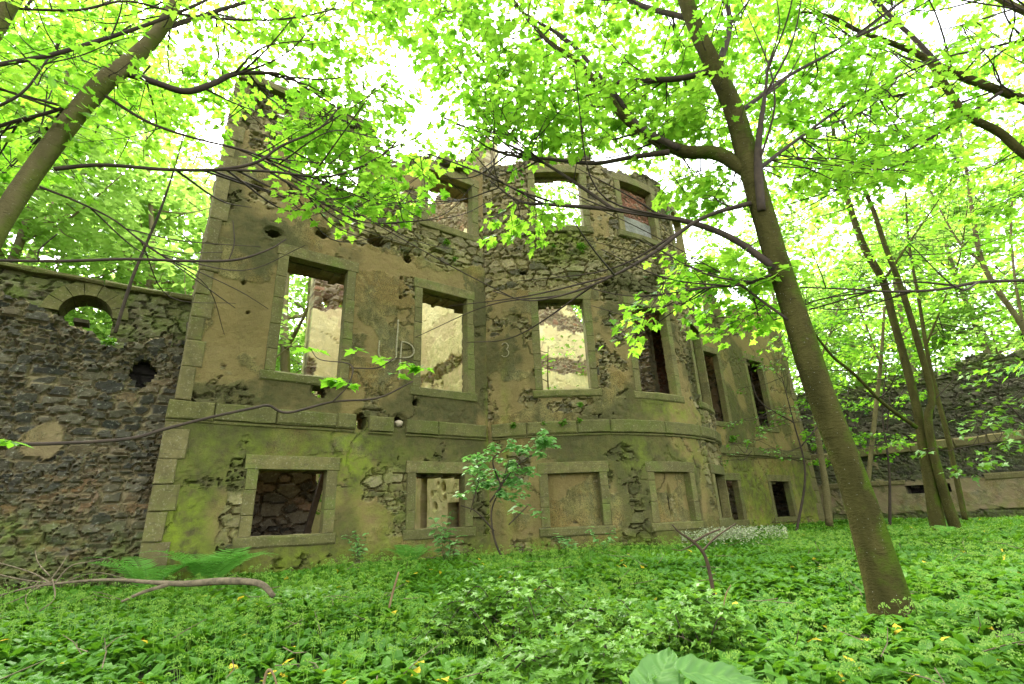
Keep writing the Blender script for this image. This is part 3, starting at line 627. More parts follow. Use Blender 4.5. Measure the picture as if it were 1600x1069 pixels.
# leaf shapes (x across, y along, z up); fans round a centre
def fan(out, c, fold=.16, droop=.12):
    o = np.array(out, float); P3 = np.zeros((len(o) + 1, 3)); P3[0, :2] = c; P3[1:, :2] = o
    P3[:, 2] = fold * np.abs(P3[:, 0]) - droop * P3[:, 1] ** 2
    n = len(o); T = np.array([(0, 1 + i, 1 + (i + 1) % n) for i in range(n)]); return P3, T
_r = [(.0, .02), (.20, -.10), (.44, .00), (.31, .15), (.42, .24), (.62, .40), (.44, .43), (.25, .44), (.28, .60), (.15, .74), (0, 1.0)]
SYC = fan(_r + [(-x, y) for x, y in reversed(_r[1:-1])], (0, .28))
_r = [(0, 0), (.42, -.02), (.30, .2), (.6, .42), (.24, .5), (0, 1.)]
MID = fan(_r + [(-x, y) for x, y in reversed(_r[1:-1])], (0, .3))
FARL = fan([(0, 0), (.5, .2), (.34, .62), (0, 1), (-.34, .62), (-.5, .2)], (0, .4), .2)
_r = [(0, 0), (.24, .18), (.30, .42), (.18, .75), (0, 1)]
PINNA = fan([(0, 0), (.055, .12), (.05, .6), (0, 1), (-.05, .6), (-.055, .12)], (0, .4), .1, .15)
OVAL = fan(_r + [(-x, y) for x, y in reversed(_r[1:-1])], (0, .4), .25, .18)
def leaves(mb, shape, pos, dirs, nrm, size, rnd, m=0):
    pos = np.asarray(pos, float); N = len(pos)
    if N == 0: return
    d = np.asarray(dirs, float); d = d / (np.linalg.norm(d, axis=1)[:, None] + 1e-9)
    nn = np.asarray(nrm, float); nn = nn - d * (nn * d).sum(1)[:, None]; nn /= np.linalg.norm(nn, axis=1)[:, None] + 1e-9
    x = np.cross(d, nn); T3, F = shape; k = len(T3); sz = np.broadcast_to(np.asarray(size, float), (N,))[:, None, None]
    V = pos[:, None] + sz * (T3[None, :, 0:1] * x[:, None] + T3[None, :, 1:2] * d[:, None] + T3[None, :, 2:3] * nn[:, None])
    Fs = (F[None] + (np.arange(N) * k)[:, None, None]).reshape(-1, 3)
    mb.add(V.reshape(-1, 3), Fs, None, np.repeat(np.broadcast_to(np.asarray(rnd, float), (N,)), k), m)
def rdir(n, flat=.5):
    a = RNG.uniform(0, 2 * math.pi, n); return np.stack([np.cos(a), np.sin(a), RNG.normal(0, flat, n)], 1)
def unrm(n, s=.45): 
    v = RNG.normal(0, s, (n, 3)); v[:, 2] = 1; return v

def sprays(mb, limbs, centres, nleaf=16, size=.115, shape=SYC, reach=1.5, spread=.42, twr=.006, flat=.10, shoots=None):
    """leafy twigs: each centre is reached by a curved twig from the nearest limb, leaves in flat layers on it"""
    if shoots:
        sh = grow(limbs[1:], *shoots)
        for q, r in sh: tube(mb, q, r, 5, 0, 1)
        limbs = limbs + sh
    LP = np.concatenate([l[0] for l in limbs]); LR = np.concatenate([l[1] for l in limbs]); LT = np.concatenate([np.gradient(l[0], axis=0) for l in limbs])
    for c in centres:
        c = np.asarray(c, float); dd = np.linalg.norm(LP - c, axis=1) + 2.0 * np.maximum(0, LP[:, 2] - c[2] - .2)
        i = int(np.argmin(dd + RNG.uniform(0, .5, len(dd)))); p = LP[i]; L = np.linalg.norm(c - p)
        if L > reach:
            p = p + (c - p) * (1 - reach / L)
            v = (LP[i] - c) * np.array([1, 1, .2]); p = c + _n(v + 1e-3) * .55 + np.array([0, 0, .05])
        out = _n((c - p) * np.array([1, 1, .35]) + 1e-3)
        tip = c + out * spread * .9 + np.array([0, 0, -.06])
        mid = p + (c - p) * .5 + np.array([0, 0, -.06 * L]) + RNG.normal(0, .05 * min(L, 1.5), 3)
        sp = spline([p, mid, c, tip], 4); r = np.linspace(min(max(twr * (1 + .7 * L), twr), LR[i] * .7 + .002), .0028, len(sp))
        tube(mb, sp, r, 4, 0, 1)
        base = [sp[-k] for k in range(1, 7)]
        side = _n(np.cross(out, [0, 0, 1.]))
        twigs = [(c, tip)]
        for s in (-1, 1):
            b = c - out * .05; e = b + side * s * spread * RNG.uniform(.6, 1.0) + out * spread * RNG.uniform(.2, .6) + np.array([0, 0, RNG.normal(-.04, .05)])
            tube(mb, [b, (b + e) / 2 + RNG.normal(0, .015, 3), e], [.005, .004, .0025], 4, 0, 1); twigs.append((b, e))
        n = nleaf; k = RNG.integers(0, 3, n); f = np.sqrt(RNG.uniform(.05, 1.1, n))
        A = np.array([t[0] for t in twigs])[k]; B = np.array([t[1] for t in twigs])[k]
        pos = A + (B - A) * f[:, None] + RNG.normal(0, 1, (n, 3)) * np.array([.05, .05, flat * .5])
        s2 = RNG.choice([-1, 1], n)[:, None] * np.cross(B - A, [0, 0, 1.]); s2 /= np.linalg.norm(s2, axis=1)[:, None] + 1e-9
        ax = (B - A) / (np.linalg.norm(B - A, axis=1)[:, None] + 1e-9)
        dirs = s2 * RNG.uniform(.3, 1, n)[:, None] + ax * RNG.uniform(.2, 1, n)[:, None] + np.array([0, 0, -.28]) + RNG.normal(0, .18, (n, 3))
        sz = size * RNG.uniform(.6, 1.15, n); pet = dirs / np.linalg.norm(dirs, axis=1)[:, None] * (sz * .5)[:, None]
        leaves(mb, shape, pos + pet, dirs, unrm(n, .33), sz, np.clip(RNG.normal(.40 + .27 * RNG.normal(), .18, n), 0, 1))

def grow(limbs, per, L0, L1, lift=.15):
    """slender side shoots along the limbs"""
    out = []
    for q, r in limbs:
        n = len(q); tg = np.gradient(q, axis=0); tg /= np.linalg.norm(tg, axis=1)[:, None]
        for k in range(per):
            i = int(n * RNG.uniform(.25, .97)); p = q[i]; a = RNG.choice([-1, 1]) * RNG.uniform(.3, 1.1); d = tg[i] * np.array([1, 1, .4]); d = d / (np.linalg.norm(d) + 1e-6)
            c, s_ = math.cos(a), math.sin(a); d = np.array([d[0] * c - d[1] * s_, d[0] * s_ + d[1] * c, d[2]]); L = RNG.uniform(L0, L1)
            m = p + d * L * .5 + RNG.normal(0, .06 * L, 3); e = p + d * L + np.array([0, 0, lift * L]) + RNG.normal(0, .10 * L, 3)
            sp = spline([p, m, e], 6); out.append((sp, np.linspace(min(.016, r[i] * .7 + .002), .004, len(sp))))
    return out
def tree(name, label, cat, trunk, limbs, crown=None, bark='bark', bark2=None, group=None, sides=14, leafm='leaf'):
    """trunk, limbs: (points, radii). crown(mb, limbs) fills the crown mesh"""
    o = thing(name, label, cat, group); bark2 = bark2 or bark
    mb = MB(); tube(mb, trunk[0], trunk[1], sides, wob=.22); mb.build('trunk', M[bark], o, True)
    for l in limbs:
        mb = MB(); tube(mb, l[0], l[1], 8, wob=.12); mb.build('branch', M[bark if l[1][0] > .05 else bark2], o, True)
    if crown:
        mb = MB(); crown(mb, [trunk] + limbs); mb.build('crown', [M[leafm], M['twig']], o)
    return o
def poly_px(poly, n, t0, t1, gaps=()):
    """n random spray centres in a patch of canopy between two depths"""
    poly = np.array(poly, float); lo = poly.min(0); hi = poly.max(0); out = []
    def inside(x, y):
        r = False; j = len(poly) - 1
        for i in range(len(poly)):
            if (poly[i, 1] > y) != (poly[j, 1] > y) and x < (poly[j, 0] - poly[i, 0]) * (y - poly[i, 1]) / (poly[j, 1] - poly[i, 1]) + poly[i, 0]: r = not r
            j = i
        return r
    while len(out) < n:
        x, y = RNG.uniform(lo[0], hi[0]), RNG.uniform(lo[1], hi[1])
        if not inside(x, y): continue
        if any(((x - g[0]) / g[2]) ** 2 + ((y - g[1]) / g[3]) ** 2 < 1 for g in gaps): continue
        out.append(P(x, y, RNG.uniform(t0, t1)))
    return out

GAPS = [(642, 115, 34, 100), (690, 200, 45, 28), (440, 85, 34, 30), (1440, 40, 70, 40), (1010, 40, 22, 50)]
# ---- the big leaning sycamore on the right
trunk = limb_px([(1414, 1045, 150), (1400, 985, 126), (1380, 905, 93), (1330, 745, 72), (1276, 600, 64), (1230, 455, 54), (1194, 340, 52), (1170, 255, 52), (1146, 170, 44), (1118, 108, 38), (1090, 50, 34), (1066, -20, 31), (1040, -140, 24), (1020, -260, 14)], 4.80, 4.9, 8)
LM = [limb_px(*a) for a in (
    ([(1168, 268, 34), (1120, 240, 31), (1070, 237, 28), (1020, 216, 25), (975, 182, 20), (940, 138, 16), (900, 95, 12), (850, 58, 9), (790, -15, 6)], 4.85, 5.9),
    ([(1060, 232, 14), (1000, 198, 13), (955, 140, 10), (890, 66, 8), (830, 28, 6), (775, -10, 4)], 4.95, 6.4),
    ([(1045, 238, 14), (985, 246, 10), (930, 255, 9), (860, 249, 7), (780, 238, 6), (700, 192, 3)], 4.95, 6.3),
    ([(1212, 420, 19), (1150, 376, 15), (1090, 351, 13), (1020, 336, 11), (930, 325, 9), (860, 320, 7), (810, 314, 5), (765, 282, 3)], 4.8, 5.6),
    ([(960, 328, 8), (905, 290, 7), (850, 255, 6), (770, 215, 5), (700, 190, 3)], 5.2, 6.2),
    ([(1172, 318, 13), (1120, 332, 10), (1078, 352, 9), (1020, 396, 8), (960, 430, 6), (900, 455, 5), (830, 470, 3), (770, 455, 2)], 4.8, 4.7),
    ([(1190, 330, 20), (1185, 270, 20), (1186, 215, 15), (1195, 150, 9), (1201, 95, 5)], 4.75, 4.6),
    ([(1124, 100, 17), (1140, 40, 13), (1134, -30, 11), (1150, -140, 8)], 4.9, 5.2),
    ([(1108, 112, 14), (1060, 123, 13), (1000, 126, 11), (940, 132, 8), (850, 145, 5), (740, 120, 3)], 4.9, 5.9),
    ([(1205, 430, 8), (1160, 445, 6), (1120, 448, 5), (1070, 452, 3)], 4.8, 5.2),
    ([(1232, 500, 7), (1190, 470, 6), (1150, 440, 4), (1115, 420, 3)], 4.8, 5.3),
    ([(1080, 30, 14), (1000, 8, 11), (930, -25, 8), (820, -60, 5)], 4.9, 6.2),
    ([(1150, 180, 12), (1230, 120, 9), (1320, 70, 7), (1400, 10, 4)], 4.9, 6.0),
    ([(1178, 270, 11), (1250, 215, 8), (1330, 160, 6), (1420, 120, 4)], 4.8, 6.2))]
def crownM(mb, limbs):
    g = GAPS
    c = poly_px([(600, -60), (1180, -60), (1180, 200), (1080, 230), (900, 205), (700, 225), (640, 200)], 330, 4.6, 7.8, g)
    c += poly_px([(640, 190), (1000, 140), (1080, 225), (960, 235), (790, 240), (650, 285)], 46, 4.9, 6.4, g)
    c += poly_px([(775, 310), (860, 312), (850, 340), (800, 355)], 6, 5.0, 5.8)
    c += poly_px([(570, 270), (700, 270), (660, 310), (560, 320)], 8, 5.6, 6.6)
    c += poly_px([(985, 470), (1050, 440), (1060, 480), (1000, 500)], 4, 4.7, 5.3)
    c += poly_px([(1060, 400), (1180, 380), (1215, 500), (1090, 500)], 34, 4.9, 6.2)
    c += poly_px([(1030, 250), (1110, 250), (1150, 330), (1080, 330)], 12, 4.8, 6.0)
    c += poly_px([(1180, -60), (1500, -60), (1500, 250), (1240, 330), (1190, 240)], 130, 4.8, 7.6, g)
    c += poly_px([(600, -330), (1400, -330), (1400, -50), (600, -50)], 110, 4.6, 7.4)
    sprays(mb, limbs, c, 25, .108, shoots=(6, .8, 2.2))
tree('sycamore_tree', 'large leaning sycamore with a mossy trunk in the foreground at the right', 'tree', trunk, LM, crownM, 'bark', 'twig', sides=20)
# ---- leaning sycamore at the left edge
g0 = P(-260, 900, 3.7); g0[2] = gz(g0[0], g0[1]) - .1
tl = limb_px([(-150, 620, 74), (-40, 420, 64), (0, 348, 58), (50, 272, 54), (110, 190, 50), (158, 132, 46), (195, 104, 42), (225, 76, 36), (255, 40, 31), (275, 0, 28), (290, -70, 24), (300, -200, 16)], 3.8, 4.4, 8)
tl = (np.concatenate([spline([g0, (g0 + tl[0][0]) / 2 + np.array([.06, 0, 0]), tl[0][0]], 5)[:-1], tl[0]]), np.concatenate([np.linspace(tl[1][0] * 1.35, tl[1][0], 11)[:-1], tl[1]]))
LL_ = [limb_px(*a) for a in (
    ([(192, 112, 22), (245, 130, 17), (290, 143, 16), (330, 132, 14), (365, 116, 12), (400, 114, 9), (445, 118, 7), (490, 145, 5), (560, 190, 3)], 4.15, 5.0),
    ([(85, 264, 13), (160, 258, 10), (260, 265, 9), (340, 265, 8), (400, 254, 7), (440, 228, 6), (500, 200, 4), (540, 155, 3)], 4.0, 4.7),
    ([(165, 150, 9), (230, 190, 8), (300, 215, 6), (380, 235, 5), (450, 262, 4), (560, 310, 2)], 4.1, 4.9),
    ([(62, 292, 8), (120, 315, 6), (180, 345, 5), (230, 385, 4), (290, 420, 3)], 4.0, 4.8),
    ([(150, 150, 12), (80, 175, 10), (20, 190, 8), (-60, 215, 6)], 4.1, 3.8),
    ([(400, 254, 7), (440, 280, 6), (500, 315, 5), (560, 345, 3), (620, 350, 2)], 4.5, 4.9),
    ([(255, 45, 14), (330, 20, 10), (420, -10, 8), (520, -60, 5)], 4.3, 5.2),
    ([(340, 265, 7), (420, 268, 6), (520, 275, 5), (600, 240, 4), (640, 195, 2)], 4.3, 4.9))]
def crownL(mb, limbs):
    c = poly_px([(-120, -60), (610, -60), (600, 90), (370, 85), (180, 230), (-120, 310)], 175, 3.9, 6.2, GAPS)
    c += poly_px([(400, 170), (600, 150), (620, 250), (560, 290), (460, 290), (410, 220)], 40, 4.5, 5.8, GAPS)
    c += poly_px([(330, 20), (600, 10), (620, 90), (480, 130), (360, 110)], 26, 4.6, 6.4) + poly_px([(400, 130), (620, 120), (640, 210), (470, 200)], 24, 4.7, 6.0)
    c += poly_px([(440, 290), (630, 310), (640, 340), (560, 350), (460, 320)], 12, 4.4, 5.4)
    c += poly_px([(180, 110), (370, 120), (340, 220), (200, 240)], 18, 4.4, 6.2)
    c += poly_px([(-200, -330), (640, -330), (640, -50), (-200, -50)], 70, 3.9, 6.2)
    sprays(mb, limbs, c, 24, .098, shoots=(8, .6, 1.8))
tree('sycamore_tree', 'slim bent sycamore trunk leaning in at the upper left', 'tree', tl, LL_, crownL, 'barkL', 'twig', sides=18)
# ---- tree out of frame at the left whose dark boughs cross the rubble wall
tb = P(-420, 900, 3.4); tb[2] = gz(tb[0], tb[1]) - .1
to = (spline([tb, tb + [.05, .0, 2.5], tb + [.0, .1, 5.], tb + [.2, .2, 8.]], 6), np.linspace(.2, .08, 19))
def arm(z, px0): return tuple(tb + np.array([.02, .03, z]))
def limb_from(z, pts, t0, t1):
    q, r = limb_px(pts, t0, t1); s = spline([arm(z, 0), (np.array(arm(z, 0)) * .5 + q[0] * .5), q[0]], 4)[:-1]
    return np.concatenate([s, q]), np.concatenate([np.linspace(r[0] * 1.7, r[0], len(s)), r])
LO = [limb_from(*a) for a in (
    (1.35, [(-60, 702, 13), (0, 695, 12), (90, 693, 11), (200, 686, 10), (260, 670, 9), (330, 652, 7), (395, 638, 7), (420, 634, 6), (450, 645, 6), (520, 628, 5), (590, 622, 4), (645, 596, 3)], 3.3, 4.4),
    (3.0, [(-60, 405, 10), (0, 407, 9), (100, 408, 9), (200, 405, 8), (300, 408, 7), (370, 406, 6), (420, 390, 4), (447, 374, 3)], 3.4, 4.4),
    (4.6, [(-60, 118, 16), (0, 101, 14), (80, 86, 13), (160, 62, 11), (240, 35, 9), (310, 6, 7), (370, -25, 5)], 3.4, 4.2),
    (5.4, [(-60, 5, 8), (0, 12, 7), (120, 16, 7), (200, 2, 6), (300, 25, 6), (430, 31, 5), (530, 14, 3)], 3.4, 4.6),
    (4.2, [(-60, 190, 9), (0, 165, 9), (40, 140, 7), (75, 92, 5)], 3.5, 3.5))]
LO.append(limb_px([(520, 628, 4), (545, 600, 3), (548, 570, 3), (500, 562, 2), (485, 545, 2)], 4.15, 4.3)); LO.append(limb_px([(548, 575, 3), (590, 575, 3), (620, 560, 2), (650, 568, 2)], 4.25, 4.5))
LO.append(limb_px([(60, 408, 4), (62, 390, 4), (90, 365, 3)], 3.5, 3.4)); LO.append(limb_px([(358, 406, 3), (366, 380, 3), (364, 345, 2)], 4.2, 4.2))
LO.append(limb_px([(180, 520, 9), (205, 440, 8), (225, 390, 7), (250, 330, 6), (272, 265, 4), (290, 200, 3)], 5.2, 5.6))
def crownO(mb, limbs):
    for (x, y, t, n) in ((485, 545, 4.3, 5), (560, 545, 4.25, 4), (600, 562, 4.35, 6), (640, 570, 4.5, 8), (660, 575, 4.5, 6), (520, 592, 4.2, 8), (545, 598, 4.2, 7), (5, 690, 3.3, 5), (15, 690, 3.3, 4), (620, 585, 4.4, 4)):
        p = P(x, y, t); a = RNG.uniform(0, 2 * math.pi, n); d = np.stack([np.cos(a), np.sin(a), -.25 + 0 * a], 1)
        leaves(mb, SYC, p + d * .03 + RNG.normal(0, .025, (n, 3)) * [1, 1, .4], d, unrm(n, .15), .105 * RNG.uniform(.8, 1.2, n), RNG.uniform(.1, .5, n))
    c = poly_px([(-200, -60), (330, -60), (300, 20), (60, 130), (-200, 200)], 40, 3.2, 4.0); sprays(mb, limbs, c, 12, .105)
tree('overhanging_tree', 'tree just beyond the left edge whose dark boughs cross the rubble wall', 'tree', to, LO, crownO, 'barkL', 'twig')
# ---- tree out of frame at the right, boughs enter the upper right corner
tb = P(1850, 900, 6.2); tb[2] = gz(tb[0], tb[1]) - .1
q1 = limb_px([(1760, 380, 46), (1680, 292, 32), (1600, 240, 26), (1560, 206, 23), (1510, 180, 21), (1482, 142, 19), (1462, 108, 18), (1440, 88, 16), (1390, 66, 13), (1340, 48, 10), (1290, 24, 8), (1235, 18, 5)], 6.0, 6.4)
to = (np.concatenate([spline([tb, (tb + q1[0][0]) / 2 + [.15, 0, .2], q1[0][0]], 5)[:-1], q1[0]]), np.concatenate([np.linspace(q1[1][0] * 1.3, q1[1][0], 11)[:-1], q1[1]]))
LR_ = [limb_px(*a) for a in (
    ([(1780, 250, 32), (1680, 192, 30), (1600, 156, 27), (1540, 134, 24), (1490, 114, 22), (1455, 98, 16)], 6.0, 6.25),
    ([(1476, 112, 15), (1430, 62, 12), (1390, 24, 10), (1352, -25, 9), (1320, -90, 6)], 6.2, 6.6),
    ([(1740, 425, 14), (1650, 432, 12), (1600, 438, 10), (1530, 441, 10), (1470, 452, 8), (1400, 456, 7), (1330, 452, 5), (1250, 449, 3)], 5.9, 5.3),
    ([(1720, 70, 30), (1640, 35, 25), (1580, 8, 20), (1530, -20, 16)], 5.6, 5.9),
    ([(1700, 40, 10), (1600, 62, 8), (1540, 76, 7), (1470, 92, 5), (1380, 130, 3)], 5.6, 6.2),
    ([(1570, 140, 10), (1480, 200, 8), (1400, 245, 6), (1320, 290, 4), (1230, 320, 3)], 6.1, 6.6),
    ([(1480, 130, 9), (1400, 150, 7), (1310, 165, 5), (1230, 205, 3)], 6.2, 7.0))]
def crownR(mb, limbs):
    c = poly_px([(1180, -60), (1760, -60), (1760, 330), (1560, 330), (1400, 260), (1260, 330), (1190, 260)], 200, 5.6, 8.4, GAPS)
    c += poly_px([(1480, 540), (1620, 560), (1660, 690), (1560, 690)], 0 + 1, 6, 7)
    c += poly_px([(1150, -330), (1800, -330), (1800, -50), (1150, -50)], 60, 5.4, 8.0)
    sprays(mb, limbs, c, 25, .115, shoots=(7, .9, 2.4))
tree('overhanging_tree', 'tree just beyond the right edge whose thick boughs enter the upper right corner', 'tree', to, LR_, crownR, 'bark', 'twig')

# ---- mid-distance trees
def mid_crown(poly, n, t0, t1, size=.12, nl=15, gaps=GAPS):
    return lambda mb, limbs: sprays(mb, limbs, poly_px(poly, n, t0, t1, gaps), nl, size, MID, 3.0, .55, shoots=(4, 1, 2.5))
tw = limb_px([(1476, 860, 46), (1466, 825, 38), (1446, 720, 27), (1433, 640, 22), (1413, 560, 20), (1396, 500, 19), (1380, 440, 18), (1352, 390, 17), (1330, 330, 14), (1312, 260, 11), (1298, 180, 8)], 12.5, 12.8)
tree('twin_stem_tree', 'twin-stemmed sycamore standing in front of the dark yard wall', 'tree', tw, [limb_px(*a) for a in (
    ([(1504, 862, 38), (1496, 835, 32), (1472, 760, 25), (1455, 690, 21), (1450, 650, 20), (1456, 625, 19), (1450, 590, 17), (1430, 520, 16), (1408, 450, 15), (1385, 390, 13), (1365, 330, 11), (1340, 270, 9), (1318, 190, 6)], 12.4, 12.2),
    ([(1432, 668, 11), (1380, 630, 9), (1335, 585, 8), (1300, 556, 7), (1272, 520, 5)], 12.4, 11.6),
    ([(1380, 440, 8), (1420, 380, 6), (1455, 330, 4), (1500, 260, 3)], 12.6, 13))], mid_crown([(1180, 40), (1600, 60), (1600, 420), (1480, 470), (1250, 440), (1200, 300)], 150, 11, 15, .15), 'bark')
tree('thin_tree', 'thin straight trunk between the twin-stemmed tree and the yard wall', 'tree', limb_px([(1508, 812, 15), (1497, 760, 14), (1480, 680, 13), (1462, 610, 12), (1447, 540, 10), (1436, 470, 8), (1420, 380, 6), (1415, 300, 4)], 14.6, 15), [limb_px([(1447, 540, 6), (1475, 470, 5), (1500, 400, 4), (1512, 320, 3)], 14.8, 15.5)], mid_crown([(1380, 330), (1640, 330), (1640, 520), (1460, 560)], 60, 14, 17, .16), 'bark')
tree('thin_tree', 'pale leaning trunk in front of the far end of the yard wall', 'tree', limb_px([(1350, 800, 14), (1358, 735, 12), (1366, 660, 11), (1376, 570, 9), (1382, 480, 6)], 16, 16.5), [limb_px([(1376, 570, 5), (1350, 500, 4), (1330, 440, 3)], 16.2, 17)], mid_crown([(1290, 380), (1440, 400), (1440, 560), (1300, 560)], 60, 15.5, 19, .17), 'barkL')
tree('thin_tree', 'slender yellowish trunk by the right-hand end of the house', 'tree', limb_px([(1296, 822, 19), (1290, 760, 16), (1281, 700, 14), (1268, 600, 11), (1258, 480, 7)], 14.8, 15), [limb_px([(1268, 600, 5), (1290, 540, 4), (1310, 480, 3)], 14.9, 15.5)], mid_crown([(1180, 400), (1330, 380), (1340, 560), (1220, 540)], 45, 13.5, 16.5, .16), 'barkL')
tree('thin_tree', 'curved grey trunk rising above the yard wall at the right edge', 'tree', limb_px([(1720, 800, 24), (1650, 620, 19), (1600, 515, 16), (1560, 455, 14), (1535, 410, 13), (1522, 350, 11), (1512, 280, 8), (1500, 200, 5)], 13.5, 14.5), [limb_px([(1535, 410, 8), (1500, 380, 6), (1470, 330, 4), (1440, 270, 3)], 14, 15), limb_px([(1600, 515, 9), (1585, 430, 7), (1580, 340, 6), (1590, 240, 4)], 14, 15)], mid_crown([(1450, 160), (1760, 160), (1760, 520), (1560, 520)], 110, 12.5, 16, .15), 'barkL')
# understorey in front of the right wing and at the right edge
def bush_crown(cs, n, r, size, shape=MID, nl=11):
    def go(mb, limbs):
        c = [np.array(cs[RNG.integers(len(cs))]) + RNG.normal(0, 1, 3) * np.array([r, r, r * .55]) for _ in range(n)]
        sprays(mb, limbs, c, nl, size, shape, 1.6, .32, .004)
    return go
b0 = P(1235, 815, 14.0); b0[2] = gz(b0[0], b0[1]) - .05
tree('sapling', 'thin leafy sapling growing against the right wing of the house', 'sapling', (spline([b0, P(1258, 740, 14), P(1240, 660, 14), P(1222, 590, 14)], 6), np.linspace(.035, .01, 19)), [limb_px([(1250, 700, 4), (1290, 650, 3), (1300, 620, 2)], 14), limb_px([(1240, 660, 4), (1190, 630, 3), (1175, 600, 2)], 14)], bush_crown([P(1200, 575, 13.8), P(1200, 650, 13.8), P(1250, 640, 14), P(1180, 700, 13.8), P(1270, 690, 14)], 38, .5, .10), 'twig', leafm='bramble')
for (bx, by, bt, pts, n_, lb) in ((1330, 815, 17.5, [(1320, 590), (1350, 640), (1300, 620), (1340, 690), (1290, 680)], 46, 'bushy sapling between the house end and the yard wall'), (1385, 812, 16.5, [(1400, 560), (1390, 620), (1420, 600), (1380, 680)], 34, 'tall sapling in front of the yard wall left of the twin-stemmed tree')):
    b0 = P(bx, by, bt); b0[2] = gz(b0[0], b0[1]) - .05
    tree('sapling', lb, 'sapling', (spline([b0, P(bx + 4, 730, bt), P(bx - 6, 650, bt), P(bx, 570, bt)], 6), np.linspace(.045, .012, 19)), [limb_px([(bx, 690, 4), (pts[1][0], pts[1][1], 2)], bt), limb_px([(bx - 4, 650, 4), (pts[2][0], pts[2][1], 2)], bt)], bush_crown([P(x, y, bt) for x, y in pts], n_, .5, .13, MID, 16), 'twig', leafm='leaf')
b0 = P(1640, 830, 10.0); b0[2] = gz(b0[0], b0[1]) - .05
tree('sapling', 'leafy sapling with arching twigs at the right edge before the yard wall', 'sapling', (spline([b0, P(1640, 740, 10), P(1600, 660, 10), P(1560, 620, 10)], 6), np.linspace(.035, .008, 19)), [limb_px([(1620, 690, 4), (1560, 690, 3), (1500, 700, 2)], 10), limb_px([(1600, 660, 4), (1620, 600, 3), (1590, 570, 2)], 10)], bush_crown([P(1590, 640, 9.8), P(1560, 660, 10), P(1590, 580, 9.5), P(1540, 700, 10)], 34, .35, .12), 'twig', leafm='bramble')
# elder sapling in front of the house corner
e0 = P(800, 905, 9.6); e0[2] = gz(e0[0], e0[1]) - .05
es = [limb_px(*a) for a in (([(735, 800, 2), (750, 740, 3), (745, 725, 2)], 9.6), ([(765, 785, 4), (805, 730, 3), (850, 700, 2)], 9.5), ([(783, 760, 4), (770, 720, 3), (790, 700, 2)], 9.5), ([(795, 820, 3), (815, 800, 2), (825, 790, 2)], 9.5))]
def crownE(mb, limbs):
    for (x, y, n) in ((850, 695, 12), (830, 703, 14), (805, 708, 14), (790, 725, 14), (815, 735, 14), (800, 750, 12), (780, 760, 12), (750, 725, 12), (740, 730, 10), (755, 758, 14), (740, 762, 10), (770, 745, 12), (795, 780, 8), (820, 800, 6), (775, 710, 10), (820, 760, 8), (838, 692, 10), (860, 693, 8)):
        p = P(x, y, RNG.uniform(9.3, 9.7)); 
        for k in range(4):
            q = p + RNG.normal(0, .11, 3); a = RNG.uniform(0, 6.3, n); d = np.stack([np.cos(a), np.sin(a), -.15 + 0 * a], 1)
            leaves(mb, OVAL, q + RNG.normal(0, .035, (n, 3)), d, unrm(n, .35), RNG.uniform(.10, .16, n), RNG.uniform(0, 1, n))
tree('elder_sapling', 'pale green elder sapling growing before the inner corner of house and bow', 'sapling', (spline([e0, P(775, 850, 9.6), P(768, 800, 9.6), P(783, 760, 9.55), P(795, 720, 9.5)], 5), np.linspace(.022, .008, 21)), [limb_px([(772, 830, 4), (745, 800, 3), (720, 790, 2)], 9.6)] + es, crownE, 'twig', leafm='elder', sides=8)

# ------------------------------------------------------------------ woodland behind
def wood_proto(seed, H, spread, nleaf, lean):
    r = np.random.default_rng(seed); o = bpy.data.objects.new('woodland_tree', None); o.empty_display_size = .3; COL.objects.link(o)
    tr = spline([(0, 0, -.2), (lean * .2, 0, H * .3), (lean * .6, r.normal(0, .3), H * .6), (lean, r.normal(0, .4), H * .97)], 6)
    tR = np.linspace(.21, .03, len(tr)); mb = MB(); tube(mb, tr, tR, 9, wob=.15); tips = []
    for k in range(15):
        i = int(len(tr) * (.22 + .72 * k / 15)); p = tr[i]; a = r.uniform(0, 6.28); L = spread * r.uniform(.55, 1.1) * (1.15 - .6 * k / 15)
        e = p + np.array([math.cos(a) * L, math.sin(a) * L, L * r.uniform(.25, .9)]); s = spline([p, (p + e) / 2 + [0, 0, -.12 * L], e], 5)
        tube(mb, s, np.linspace(tR[i] * .55, .012, len(s)), 5); tips += list(s[3:])
        for q in range(2):
            b = s[r.integers(4, 9)]; e2 = b + np.array([r.normal(0, .8), r.normal(0, .8), r.normal(.2, .4)]); s2 = spline([b, (b + e2) / 2 + r.normal(0, .1, 3), e2], 4); tube(mb, s2, np.linspace(.02, .008, len(s2)), 4); tips += list(s2[2:])
    mb.build('trunk', M['barkF'], o, True)
    tips = np.array(tips + [tr[-1]] * 4); nc = nleaf // 26; c = tips[r.integers(0, len(tips), nc)] + r.normal(0, 1, (nc, 3)) * [.65, .65, .45]
    ci = r.integers(0, nc, nleaf); pos = c[ci] + r.normal(0, 1, (nleaf, 3)) * [.36, .36, .12]
    a = r.uniform(0, 6.28, nleaf); d = np.stack([np.cos(a), np.sin(a), r.normal(-.2, .25, nleaf)], 1); nn = r.normal(0, .45, (nleaf, 3)); nn[:, 2] = 1
    mb = MB(); leaves(mb, FARL, pos, d, nn, r.uniform(.13, .21, nleaf), np.clip(.5 + .28 * r.normal(size=nc)[ci] + r.normal(0, .12, nleaf), 0, 1)); mb.build('crown', [M['leaf_far']], o)
    return o
protos = [wood_proto(101, 15, 4.2, 7800, .8), wood_proto(102, 18, 4.6, 9000, -1.0), wood_proto(103, 12, 3.6, 6500, .3)]
